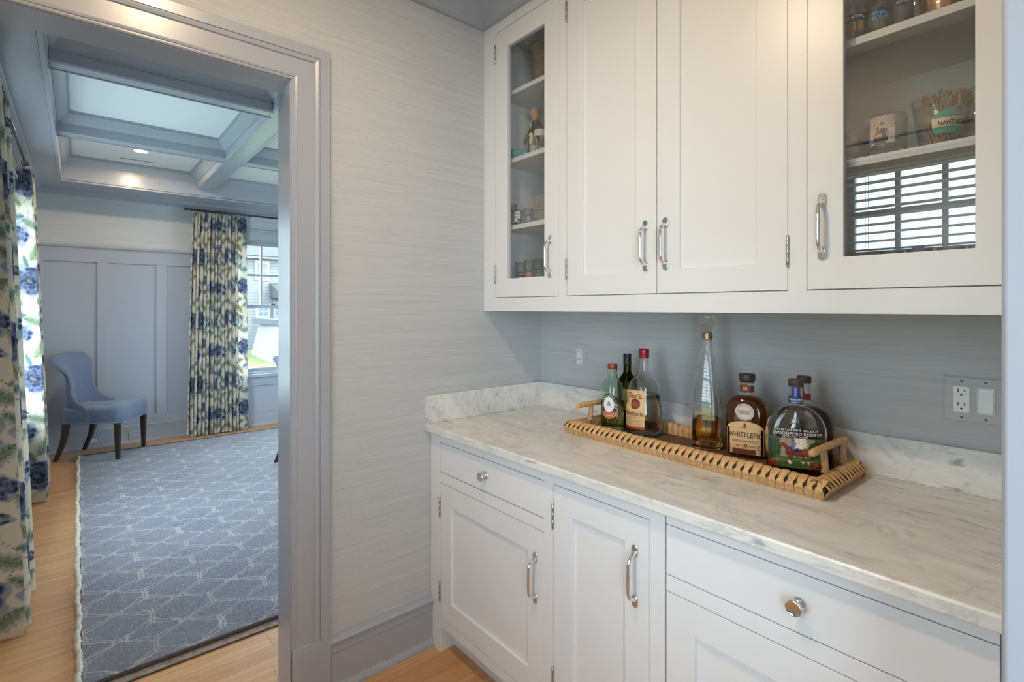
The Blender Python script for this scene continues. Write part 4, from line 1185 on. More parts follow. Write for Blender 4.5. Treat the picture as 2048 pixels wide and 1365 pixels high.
def paint_horse(U, V):
    n = len(U); c = np.zeros((n, 3)); U0, V0 = U, V
    U = U0 + 0.010 * np.sin(V0 * 61 + 2 * np.sin(U0 * 37)) + 0.006 * np.sin(V0 * 151 + U0 * 97); V = V0 + 0.010 * np.sin(U0 * 71 + 2 * np.sin(V0 * 43)) + 0.006 * np.sin(U0 * 167 - V0 * 89)
    h = np.sin(U * 53 + V * 19 + 2 * np.sin(V * 31)) * np.sin(V * 47 - U * 13 + 3 * np.sin(U * 23)) * 0.5 + 0.5
    c[:] = np.array([24, 36, 20]) + h[:, None] * np.array([30, 36, 20])
    sky = (V > 0.86); c[sky] = np.array([70, 82, 66])
    bld = (abs(U - 0.5) < 0.30) & (V > 0.30) & (V < 0.98); c[bld] = np.array([150, 138, 108])
    c[(abs(U - 0.56) < 0.10) & (V > 0.62)] = np.array([220, 214, 190])
    tr = ((U - 0.08) ** 2 / 0.02 + (V - 0.62) ** 2 / 0.12 < 1) | ((U - 0.86) ** 2 / 0.03 + (V - 0.6) ** 2 / 0.10 < 1)
    c[tr] = (np.array([26, 40, 22]) + h[:, None] * np.array([34, 42, 24]))[tr]
    lawn = ((U - 0.5) / 0.46) ** 2 + ((V - 0.20) / 0.17) ** 2 < 1; c[lawn] = np.array([96, 120, 36])
    c[(((U - 0.46) / 0.34) ** 2 + ((V - 0.15) / 0.09) ** 2 < 1)] = np.array([62, 84, 36])
    c[(V > 0.28) & (V < 0.37) & (h > 0.2) & (U > 0.15) & (U < 0.9)] = np.array([70, 96, 44])
    def el(u, v, a, b_, col):
        c[((U - u) / a) ** 2 + ((V - v) / b_) ** 2 < 1] = col
    br = np.array([112, 52, 26])
    el(0.55, 0.52, 0.17, 0.13, br); el(0.38, 0.54, 0.085, 0.16, np.array([96, 34, 28]))
    for a in np.linspace(0, 1, 12): el(0.36 - 0.10 * a, 0.60 + 0.16 * a, 0.05 - 0.012 * a, 0.07, br)
    el(0.235, 0.74, 0.045, 0.045, br); el(0.66, 0.56, 0.08, 0.12, np.array([134, 70, 30]))
    for u, u2 in ((0.36, 0.365), (0.40, 0.395), (0.62, 0.60), (0.68, 0.70)):
        for a in np.linspace(0, 1, 12): el(u + (u2 - u) * a, 0.44 - 0.27 * a, 0.022 - 0.007 * a, 0.03, br if a < 0.75 else np.array([226, 220, 210]))
    for a in np.linspace(0, 1, 10): el(0.72 + 0.05 * a, 0.58 - 0.26 * a, 0.025, 0.04, np.array([72, 40, 24]))
    el(0.50, 0.60, 0.08, 0.06, np.array([34, 36, 60])); el(0.44, 0.76, 0.05, 0.13, np.array([110, 116, 170])); el(0.43, 0.90, 0.03, 0.04, np.array([60, 70, 140]))
    el(0.52, 0.72, 0.05, 0.05, np.array([232, 228, 216]))
    fl = ((U < 0.16) | (U > 0.72)) & (V < 0.20 + 0.05 * h) & (h > 0.35); c[fl] = np.array([136, 26, 30])
    c *= (0.86 + 0.28 * (np.sin(U0 * 91 + 3 * np.sin(V0 * 57)) * np.sin(V0 * 113 - U0 * 29) * 0.5 + 0.5))[:, None]
    return np.clip(c, 0, 255)
put_painting('printed_picture', -0.070, 0.070, 0.020, 0.104, 110, 66, paint_horse, mpf, B, 0.0004)
put_text('glass_lettering', "DISTILLER'S SELECT", mpf, 0.002, 0.1255, 0.0052, INKWHITE, B, width=0.100, lift=0.0012)
put_text('glass_lettering', 'WOODFORD RESERVE', mpf, 0.000, 0.1155, 0.0078, INKWHITE, B, width=0.118, lift=0.0012)
put_text('glass_lettering', 'KENTUCKY DERBY', mpf, -0.005, 0.1075, 0.0038, INKWHITE, B, width=0.064, lift=0.0012)
put_text('glass_monogram', 'CR', mpf, -0.006, 0.1500, 0.0150, INKGREY, B, width=0.024, shear=0.2, lift=0.0012)
B = bottle('bourbon_bottle', 'full dark bourbon flask with red neck strip, behind the racehorse flask', 1.2471, -0.1310, FL, 0.0030, CLEAR, 0.010, BOURBON, 0.172, rz=R(2))
deco_neck(B, REDSTRIP)

# small card on the tray
t = thing('booklet', 'small yellow and blue folded card lying on the tray floor', 'card', (0.79, -0.236, BZ - 0.0002), R(-8))
MB().hexa([(-0.030, -0.012, 0.0), (0.030, -0.012, 0.0), (0.030, 0.012, 0.0), (-0.030, 0.012, 0.0)], [(-0.030, -0.012, 0.0012), (0.030, -0.012, 0.003), (0.030, 0.012, 0.003), (-0.030, 0.012, 0.0012)]).build('leaf', INKCREAM, t)
MB().box(0.006, 0.030, -0.011, 0.000, 0.0026, 0.0034).build('yellow_print', ink('yellow_ink', (216, 190, 60)), t)
MB().box(0.012, 0.030, 0.000, 0.008, 0.0026, 0.0034).build('blue_print', INKBLUE, t)

# ------------------------------------------------------------------ things on the cabinet shelves
def tumbler(name, label, cat, x, y, z, prof, m=TUMBLER, group=None, n=32):
    """thin glass: outer and inner wall, thick foot"""
    t = thing(name, label, cat, (x, y, z + 0.0004), 0, group)
    h = prof[-1][1]
    inner = [(max(r_ - 0.0018, 0.001), zz) for r_, zz in prof if zz >= 0.010]
    full = [(0.0005, 0.0)] + prof + list(reversed(inner)) + [(0.0005, inner[0][1])]
    MB().lathe(full, n, cap0=False, cap1=False).build('bowl', m, t)
    return t
def straight(r0, r1, h): return [(r0 * 0.92, 0.0), (r0, 0.002), (r0 + (r1 - r0) * 0.3, h * 0.3), (r0 + (r1 - r0) * 0.6, h * 0.6), (r1, h)]
S1, S2, S3 = SHELF_L; FLOORZ = 1.4362
CAM_A = lambda x, y: math.atan2(-1.748 - y, 1.831 - x)
# left cabinet, top shelf
urn = thing('stone_mortar', 'brown stone mortar urn on the top shelf of the narrow glass cabinet', 'urn', (0.236, -0.200, S3 + 0.0004))
MB().lathe([(0.0005, 0.0), (0.034, 0.0), (0.038, 0.006), (0.036, 0.014), (0.042, 0.030), (0.055, 0.052), (0.062, 0.074), (0.061, 0.090), (0.055, 0.102), (0.054, 0.108), (0.057, 0.110), (0.055, 0.114), (0.056, 0.135), (0.062, 0.155), (0.074, 0.172), (0.078, 0.180), (0.077, 0.188), (0.072, 0.188), (0.066, 0.176), (0.050, 0.140), (0.0005, 0.120)], 36, cap0=False, cap1=False).build('vessel', m_noisecol('brown_stone', [(0.3, rgb(92, 78, 56)), (0.7, rgb(142, 124, 94))], (40, 40, 60), 0.6, 4, 0.2), urn)
# second shelf: waiter figurine, whale dish, glasses
fg = thing('waiter_figurine', 'painted figurine of a grey haired waiter in black jacket and long white apron', 'figurine', (0.196, -0.225, S2 + 0.0004), R(-12))
SKIN = ink('figurine_skin', (196, 150, 110), 0.5); HAIR = ink('figurine_hair', (150, 136, 110), 0.5); JACKET = ink('figurine_jacket', (46, 42, 42), 0.5); APRON = ink('figurine_apron', (222, 212, 190), 0.5); TROUS = ink('figurine_trousers', (52, 54, 58), 0.5)
b = MB()
for sx in (-0.0115, 0.0115):
    b.loft([(0.0, 0.0115, 0.018), (0.006, 0.0115, 0.017), (0.010, 0.010, 0.011), (0.05, 0.0115, 0.0125), (0.085, 0.014, 0.0145)], 14, (sx, 0.002 if sx < 0 else 0.0, 0))
b.build('trousers', TROUS, fg)
MB().loft([(0.028, 0.028, 0.016), (0.034, 0.0285, 0.0180), (0.060, 0.0265, 0.0185), (0.090, 0.0245, 0.0185), (0.108, 0.0225, 0.0175), (0.114, 0.0215, 0.0165)], 22, (0, -0.004, 0)).build('apron', APRON, fg)
b = MB().loft([(0.088, 0.0270, 0.0180), (0.105, 0.0275, 0.0190), (0.125, 0.0290, 0.0195), (0.142, 0.0310, 0.0190), (0.154, 0.0300, 0.0170), (0.162, 0.0220, 0.0140), (0.168, 0.0130, 0.0115)], 24)
for s in (-1, 1):
    b.tube([(s * 0.026, 0.0, 0.156), (s * 0.036, 0.001, 0.138), (s * 0.038, -0.004, 0.120), (s * 0.030, -0.016, 0.110), (s * 0.018, -0.023, 0.108)], [0.0095, 0.0105, 0.0095, 0.0085, 0.0075], 12)
b.build('jacket', JACKET, fg)
b = MB()
b.add([(-0.004, -0.0192, 0.164), (0.004, -0.0192, 0.164), (0.0055, -0.0212, 0.146), (0.0, -0.0218, 0.132), (-0.0055, -0.0212, 0.146)], [(0, 1, 2, 3, 4)])
b.build('shirt_front', APRON, fg)
b = MB()
b.loft([(0.162, 0.0075, 0.0075), (0.170, 0.0080, 0.0085), (0.174, 0.0105, 0.0135), (0.182, 0.0155, 0.0180), (0.194, 0.0180, 0.0200), (0.206, 0.0178, 0.0198), (0.218, 0.0145, 0.0165), (0.226, 0.008, 0.009)], 20, (0, -0.002, 0))
b.sphere((0, -0.0225, 0.193), 0.0032, 0.0052, 0.0058, 8, 6)
for s in (-1, 1):
    b.sphere((s * 0.0178, 0.001, 0.194), 0.0026, 0.0044, 0.0062, 8, 6)
b.build('head', SKIN, fg)
b = MB()
for s in (-1, 1):
    b.sphere((s * 0.0066, -0.0195, 0.1985), 0.0026, 0.0022, 0.0018, 8, 5)
b.build('eyes', INKBLACK, fg)
MB().sphere((0, -0.0200, 0.1835), 0.0060, 0.0022, 0.0014, 10, 5).build('mouth', INKRED, fg)
b = MB()
b.sphere((0, 0.0035, 0.2080), 0.0198, 0.0200, 0.0205, 16, 10)
b.sphere((0, 0.0125, 0.192), 0.0175, 0.0115, 0.0180, 14, 8)
b.build('hair', HAIR, fg)
b = MB()
for s in (-1, 1):
    b.sphere((s * 0.012, -0.0255, 0.107), 0.0070, 0.0060, 0.0060, 10, 6)
    for k in range(4): b.tube([(s * 0.010, -0.029 + 0.001 * k, 0.1095 - 0.0024 * k), (s * 0.004, -0.0315, 0.1085 - 0.0024 * k), (s * 0.0005, -0.0300, 0.1075 - 0.0024 * k)], 0.0015, 6)
b.build('hands', SKIN, fg)
cl = MB().hexa([(0.006, -0.034, 0.062), (0.026, -0.030, 0.062), (0.026, -0.026, 0.062), (0.006, -0.029, 0.062)], [(0.008, -0.034, 0.108), (0.024, -0.028, 0.108), (0.024, -0.024, 0.108), (0.008, -0.029, 0.108)])
cl.build('napkin', APRON, fg, bevel=0.001)
b = MB().tube([(-0.014, -0.031, 0.108), (-0.020, -0.033, 0.095), (-0.025, -0.033, 0.082), (-0.030, -0.033, 0.070)], [0.003, 0.0075, 0.0075, 0.003], 12)
b.build('bottle_prop', ink('figurine_bottle', (92, 100, 78), 0.3), fg)
wd = thing('whale_dish', 'turquoise whale shaped dish at the left of the second shelf', 'dish', (0.158, -0.285, S2 + 0.0004), R(12))
AQUA = mat('turquoise_glaze', rgb(70, 150, 146), 0.2)
b = MB()
rs = []
for i in range(15):
    t = i / 14
    xx = -0.055 + 0.105 * t
    r_ = 0.028 * (math.sin(math.pi * min(1, 0.06 + 0.94 * t ** 0.75)) ** 0.7) + 0.0035
    zc = 0.020 + 0.022 * (1 - t) ** 4
    rs.append([(xx, r_ * 0.8 * math.cos(2 * math.pi * k / 16), max(zc + r_ * 0.72 * math.sin(2 * math.pi * k / 16), 0.0)) for k in range(16)])
b.rings(rs); b.build('body', AQUA, wd)
b = MB()
for s in (-1, 1):
    b.tube([(-0.052, 0, 0.042), (-0.060, s * 0.010, 0.052), (-0.064, s * 0.020, 0.058)], [0.005, 0.0055, 0.0015], 10)
b.build('tail', AQUA, wd)
t = tumbler('striped_glass', 'clear glass with white wavy bands standing in front of the waiter figurine', 'glass', 0.271, -0.262, S2, straight(0.028, 0.030, 0.135))
mp = cyl_map(0, 0, 0, 0.0302, CAM_A(0.27, -0.26))
for k in range(5): put_shape('white_band', [(-0.04 + 0.005 * i, 0.072 + 0.0055 * k + 0.001 * math.sin(i)) for i in range(17)] + [(0.04 - 0.005 * i, 0.0745 + 0.0055 * k + 0.001 * math.sin(i)) for i in range(17)], mp, INKWHITE, t, 0.0003)
put_shape('red_band', rect(-0.04, 0.04, 0.100, 0.103), mp, INKRED, t, 0.0003)
t = tumbler('grey_glass', 'smoky grey square glass behind the whale dish and figurine', 'glass', 0.122, -0.165, S2, straight(0.026, 0.028, 0.125), m_tumbler('smoky_glass', (0.5, 0.52, 0.52)))
# third shelf: shot glasses and grey box
t = tumbler('shot_glass', 'tall thin shot glass with navy block print, left end of its row', 'glass', 0.1185, -0.285, S1, straight(0.0135, 0.0150, 0.100), group='shot glasses')
mp = cyl_map(0, 0, 0, 0.0150, CAM_A(0.12, -0.28))
put_text('navy_lettering', 'ny', mp, -0.001, 0.064, 0.020, INKNAVY, t, width=0.024, bold=0.03)
put_shape('navy_rule', rect(-0.013, 0.013, 0.0475, 0.0505), mp, INKNAVY, t, 0.0005)
put_shape('dark_rule', rect(-0.014, 0.014, 0.012, 0.0145), mp, INKNAVY, t, 0.0005)
t = tumbler('shot_glass', 'short shot glass printed in red, second in its row', 'glass', 0.1600, -0.290, S1, straight(0.0175, 0.0215, 0.066), group='shot glasses')
mp = cyl_map(0, 0, 0, 0.0202, CAM_A(0.16, -0.28) - 0.35)
put_shape('white_panel', rect(-0.014, 0.015, 0.014, 0.058), mp, INKWHITE, t, 0.0003)
put_text('red_print', 'RED', mp, 0.0005, 0.046, 0.010, INKRED, t, width=0.022, bold=0.03)
put_text('red_print', 'SOX', mp, 0.0005, 0.032, 0.010, INKRED, t, width=0.022, bold=0.03)
put_shape('navy_foot', rect(0.002, 0.017, 0.016, 0.024), mp, INKNAVY, t, 0.0006)
t = tumbler('shot_glass', 'short shot glass with small dark label, third in its row', 'glass', 0.2175, -0.285, S1, straight(0.0185, 0.0225, 0.066), group='shot glasses')
mp = cyl_map(0, 0, 0, 0.0212, CAM_A(0.22, -0.28))
put_shape('dark_label', rect(-0.011, 0.011, 0.030, 0.043), mp, INKNAVY, t, 0.0004)
put_text('label_lettering', 'HOTEL', mp, 0, 0.0365, 0.005, INKWHITE, t, width=0.017, lift=0.0012)
gb = thing('gift_box', 'plain grey gift box beside the shot glasses', 'box', (0.272, -0.215, S1 + 0.0004), R(4))
MB().box(-0.048, 0.048, -0.035, 0.035, 0.0, 0.058).build('base', CARDGREY, gb, bevel=0.002)
MB().box(-0.0495, 0.0495, -0.0365, 0.0365, 0.0585, 0.122).build('lid', CARDGREY, gb, bevel=0.003)
mp = flat_map(0, 0, 0, R(-90), 0.0366)
put_text('small_emblem', 'I', mp, -0.020, 0.078, 0.014, INKNAVY, gb, lift=0.0006)
put_shape('emblem_frame', rect(-0.027, -0.0255, 0.069, 0.087), mp, INKNAVY, gb, 0.0004)
put_shape('pale_rule', rect(-0.034, -0.004, 0.0620, 0.0635), mp, INKCREAM, gb, 0.0004)
# bottom: three shooters
for k, (xx, lab) in enumerate(((0.1625, 'tall straight shooter glass with black rose print, leftmost at the cabinet floor'), (0.2200, 'tall straight shooter glass with orange print, between two others'), (0.2780, 'tall straight shooter glass with dark block print, nearest the door handle'))):
    t = tumbler('shooter_glass', lab, 'glass', xx, -0.282, FLOORZ, straight(0.0205, 0.0225, 0.152 + 0.006 * (k > 0)), group='shooter glasses')
    mp = cyl_map(0, 0, 0, 0.0224, CAM_A(xx, -0.28))
    if k == 0:
        for (u, v, r_) in ((-0.010, 0.092, 0.0065), (0.000, 0.090, 0.0065), (0.010, 0.093, 0.0060), (-0.004, 0.104, 0.0055), (0.006, 0.106, 0.0050)): put_shape('rose_print', ellipse(u, v, r_, r_ * 0.8, 14), mp, INKBLACK, t, 0.0004)
    elif k == 1:
        put_shape('orange_print', rect(-0.010, 0.004, 0.080, 0.101), mp, ink('orange_ink', (196, 92, 44)), t, 0.0004); put_shape('blue_print', rect(-0.012, 0.010, 0.104, 0.110), mp, INKNAVY, t, 0.0004)
        put_shape('dark_rule', rect(-0.018, 0.018, 0.1175, 0.1190), mp, INKBLACK, t, 0.0004)
    else:
        put_text('dark_lettering', 'ny', mp, -0.004, 0.094, 0.018, INKBLACK, t, width=0.022, bold=0.04); put_shape('dark_rule', rect(-0.016, 0.016, 0.113, 0.115), mp, INKBLACK, t, 0.0004)
# right cabinet, top shelf
T1, T2 = SHELF_R[1], SHELF_R[0]
t = tumbler('printed_glass', 'glass with navy BOWL band at the left of the top shelf', 'glass', 1.4180, -0.283, T1, straight(0.022, 0.029, 0.085), group='printed glasses on the top shelf')
mp = cyl_map(0, 0, 0, 0.0275, CAM_A(1.418, -0.283))
put_shape('navy_band', rect(-0.034, 0.030, 0.046, 0.062), mp, INKNAVY, t, 0.0004)
put_text('band_lettering', 'SUPER BOWL', mp, -0.008, 0.054, 0.0085, INKWHITE, t, width=0.056, bold=0.02, lift=0.0016)
for u in (-0.012, -0.002, 0.008, 0.014): put_shape('gold_print', rect(u, u + 0.004, 0.020, 0.042), mp, INKGOLD, t, 0.0005)
t = tumbler('beer_stein', 'large clear beer mug lettered Oktoberfest behind the BOWL glass', 'mug', 1.4280, -0.175, T1, [(0.040, 0.0), (0.043, 0.003), (0.044, 0.05), (0.042, 0.10), (0.041, 0.16)])
mp = cyl_map(0, 0, 0, 0.0442, CAM_A(1.428, -0.175))
put_text('mug_lettering', 'Oktoberfest', mp, -0.004, 0.098, 0.0125, INKBLACK, t, width=0.062, bold=0.02, lift=0.0012)
put_shape('mug_emblem', ellipse(-0.004, 0.118, 0.0155, 0.0085), mp, INKBLACK, t, 0.0006)
put_shape('emblem_core', [(-0.010, 0.1145), (0.002, 0.1145), (-0.004, 0.1220)], mp, INKGREY, t, 0.0012)
MB().tube([(0.043, 0.0, 0.120), (0.066, 0.0, 0.115), (0.070, 0.0, 0.075), (0.064, 0.0, 0.040), (0.043, 0.0, 0.034)], 0.005, 10).build('mug_handle', TUMBLER, t)
t = tumbler('printed_glass', 'round bellied glass with navy and pale blue FINAL FOUR print', 'glass', 1.4640, -0.270, T1, [(0.018, 0.0), (0.022, 0.003), (0.028, 0.025), (0.029, 0.045), (0.026, 0.070), (0.025, 0.092)], group='printed glasses on the top shelf')
mp = cyl_map(0, 0, 0, 0.0292, CAM_A(1.464, -0.27) + 0.15)
put_shape('navy_badge', ellipse(0.000, 0.048, 0.0190, 0.0150), mp, INKNAVY, t, 0.0004)
put_text('badge_lettering', 'FINAL', mp, 0.0, 0.0480, 0.0090, ink('pale_blue_ink', (110, 160, 206)), t, width=0.029, bold=0.03, lift=0.0012)
put_text('badge_lettering', 'FOUR', mp, 0.0, 0.0375, 0.0090, ink('pale_blue_ink', (110, 160, 206)), t, width=0.031, bold=0.03, lift=0.0012)
t = tumbler('printed_glass', 'small straight glass with navy oval badge, right of the FINAL FOUR glass', 'glass', 1.5090, -0.262, T1, straight(0.022, 0.025, 0.088), group='printed glasses on the top shelf')
mp = cyl_map(0, 0, 0, 0.0242, CAM_A(1.509, -0.262))
put_shape('oval_badge', ellipse(0.0, 0.060, 0.0150, 0.0085), mp, INKNAVY, t, 0.0004)
put_text('badge_lettering', 'BALCONES', mp, 0.0, 0.0610, 0.0040, INKWHITE, t, width=0.022, lift=0.0012)
t = tumbler('gilded_glass', 'clear glass with a twisted gold cord down its side beside the copper mug', 'glass', 1.5220, -0.170, T1, straight(0.026, 0.030, 0.150))
b = MB()
for k in range(26): b.sphere((0.0295 * math.cos(-0.9), 0.0295 * math.sin(-0.9), 0.035 + k * 0.0042), 0.0016, 0.0016, 0.0026, 8, 5)
b.build('gold_cord', GOLD, t)
cm = thing('copper_mug', 'shiny copper mug at the right of the top shelf', 'mug', (1.5830, -0.262, T1 + 0.0004))
MB().lathe([(0.0005, 0.0), (0.030, 0.0), (0.036, 0.006), (0.041, 0.030), (0.042, 0.060), (0.041, 0.095), (0.0425, 0.098), (0.040, 0.098), (0.039, 0.060), (0.0005, 0.010)], 40, cap0=False, cap1=False).build('cup', COPPER, cm)
MB().tube([(0.034, 0.024, 0.080), (0.052, 0.036, 0.078), (0.055, 0.040, 0.050), (0.046, 0.034, 0.025), (0.033, 0.024, 0.026)], 0.004, 10).build('mug_handle', COPPER, cm)
# right cabinet, second shelf
tumbler('plain_tumbler', 'plain clear tumbler at the left end of the middle shelf', 'glass', 1.4090, -0.265, T2, straight(0.026, 0.030, 0.078))
t = tumbler('photo_glass', 'clear glass printed with a photo of two people hugging', 'glass', 1.4785, -0.262, T2, straight(0.039, 0.042, 0.098))
AA = CAM_A(1.4785, -0.262)
mp = cyl_map(0, 0, 0, 0.0422, AA - 0.25)
def paint_photo(U, V):
    h = np.sin(U * 41) * np.sin(V * 37 + U * 9) * 0.5 + 0.5
    c = np.tile(np.array([196., 176, 168]), (len(U), 1)) - h[:, None] * 30
    c[(V < 0.52)] = np.array([186, 186, 184]); c[(V < 0.30) & (abs(V - (0.22 + 0.3 * (U - 0.5))) < 0.05)] = np.array([56, 92, 160])
    c[(V > 0.60) & (h > 0.75)] = np.array([120, 96, 96])
    def el(u, v, a, b_, col): c[((U - u) / a) ** 2 + ((V - v) / b_) ** 2 < 1] = col
    el(0.55, 0.26, 0.21, 0.30, np.array([44, 42, 52])); el(0.36, 0.20, 0.17, 0.26, np.array([70, 58, 66])); el(0.66, 0.40, 0.11, 0.13, np.array([44, 42, 52]))
    el(0.52, 0.66, 0.065, 0.085, np.array([196, 140, 112])); el(0.53, 0.71, 0.070, 0.055, np.array([70, 56, 70])); el(0.40, 0.56, 0.060, 0.075, np.array([206, 150, 120])); el(0.36, 0.56, 0.05, 0.11, np.array([110, 76, 50]))
    for a in np.linspace(0, 1, 12): el(0.18 + 0.30 * a, 0.30 + 0.02 * math.sin(9 * a), 0.05, 0.055, np.array([200, 144, 112]))
    el(0.74, 0.34, 0.05, 0.14, np.array([196, 140, 112])); el(0.14, 0.12, 0.10, 0.06, np.array([70, 96, 160]))
    return np.clip(c, 0, 255)
put_painting('photo_print', -0.026, 0.026, 0.026, 0.092, 48, 60, paint_photo, mp, t, 0.0004)
put_text('glass_lettering', 'Love You Dad', mp, 0.000, 0.0180, 0.0072, INKBLACK, t, width=0.056, lift=0.0010)
bk = tumbler('glass_bucket', 'flared glass bucket of knotted rope ends with teal NANTUCKET label', 'bucket', 1.5720, -0.215, T2, [(0.037, 0.0), (0.040, 0.003), (0.044, 0.04), (0.050, 0.085), (0.056, 0.126)])
ROPE = m_noisecol('rope', [(0.3, rgb(122, 90, 54)), (0.7, rgb(192, 160, 112))], (200, 200, 90), 0.8, 3)
rope_me = []
for v in range(5):
    b = MB(); a0 = v * 1.3
    pts = [(0.002 * math.sin(a0 + k * 0.9), 0.002 * math.cos(a0 * 2 + k), k * 0.0115) for k in range(12)]
    pts += [(0.004 + 0.004 * math.sin(a0), 0.0, 0.131), (0.009, 0.004 * math.cos(a0), 0.136), (0.011, 0.006 * math.sin(a0 * 3), 0.130)]
    b.tube(pts, [0.0021] * 12 + [0.0026, 0.0024, 0.0016], 6); me = b.mesh('rope_end'); me.materials.append(ROPE); rope_me.append(me)
for k in range(64):
    a = k * 2.39996; rr = 0.031 * math.sqrt((k + 0.5) / 64)
    o = place(rope_me[k % 5], 'rope_end', bk, (rr * math.cos(a), rr * math.sin(a), 0.006), (0.24 * math.sin(a) * rr / -0.030 * 1.0, 0.24 * math.cos(a) * rr / 0.030, a)); o.scale = (1, 1, random.uniform(0.80, 0.98))
AB = CAM_A(1.572, -0.215)
def mpb(u, v, lift=0.0):
    r_ = 0.0440 + (v - 0.04) * 0.135 + 0.0006 + lift
    a = AB + 0.30 + u / 0.047
    return (r_ * math.cos(a), r_ * math.sin(a), v)
put_shape('label', [(-0.030, 0.036), (0.034, 0.030), (0.036, 0.088), (0.016, 0.096), (0.006, 0.092), (-0.030, 0.074)], mpb, INKTEAL, bk, 0.0003)
put_shape('label_band', rect(-0.030, 0.0352, 0.048, 0.068), mpb, INKCREAM, bk, 0.0006)
put_text('label_lettering', 'NANTUCKET', mpb, 0.012, 0.0565, 0.0100, INKBLACK, bk, width=0.062, lift=0.0012, bold=0.03)
put_shape('label_rule', rect(0.002, 0.030, 0.0640, 0.0655), mpb, INKBLACK, bk, 0.0010)
put_shape('label_sun', ellipse(0.018, 0.084, 0.0115, 0.0115), mpb, INKGOLD, bk, 0.0009)
put_shape('label_sea', ellipse(0.018, 0.083, 0.0080, 0.0070), mpb, ink('sea_ink', (60, 110, 176)), bk, 0.0012)
gl = tumbler('glass_bowl', 'wide clear glass bowl standing behind the rope bucket', 'bowl', 1.6530, -0.100, T2, [(0.045, 0.0), (0.050, 0.003), (0.066, 0.05), (0.074, 0.10), (0.078, 0.150)])
tumbler('stemless_glass', 'small clear stemless glass at the right end of the middle shelf', 'glass', 1.6450, -0.275, T2, straight(0.020, 0.023, 0.075))
# right cabinet, floor: tumblers seen behind the mirrored blind
for k in range(4):
    tumbler('low_tumbler', ('leftmost', 'second from left', 'third from left', 'rightmost')[k] + ' low clear tumbler of the four on the wide glass cabinet floor', 'glass', 1.480 + 0.056 * k, -0.225 - 0.012 * (k % 2), FLOORZ, straight(0.022, 0.025, 0.092), group='low tumblers on the cabinet floor')

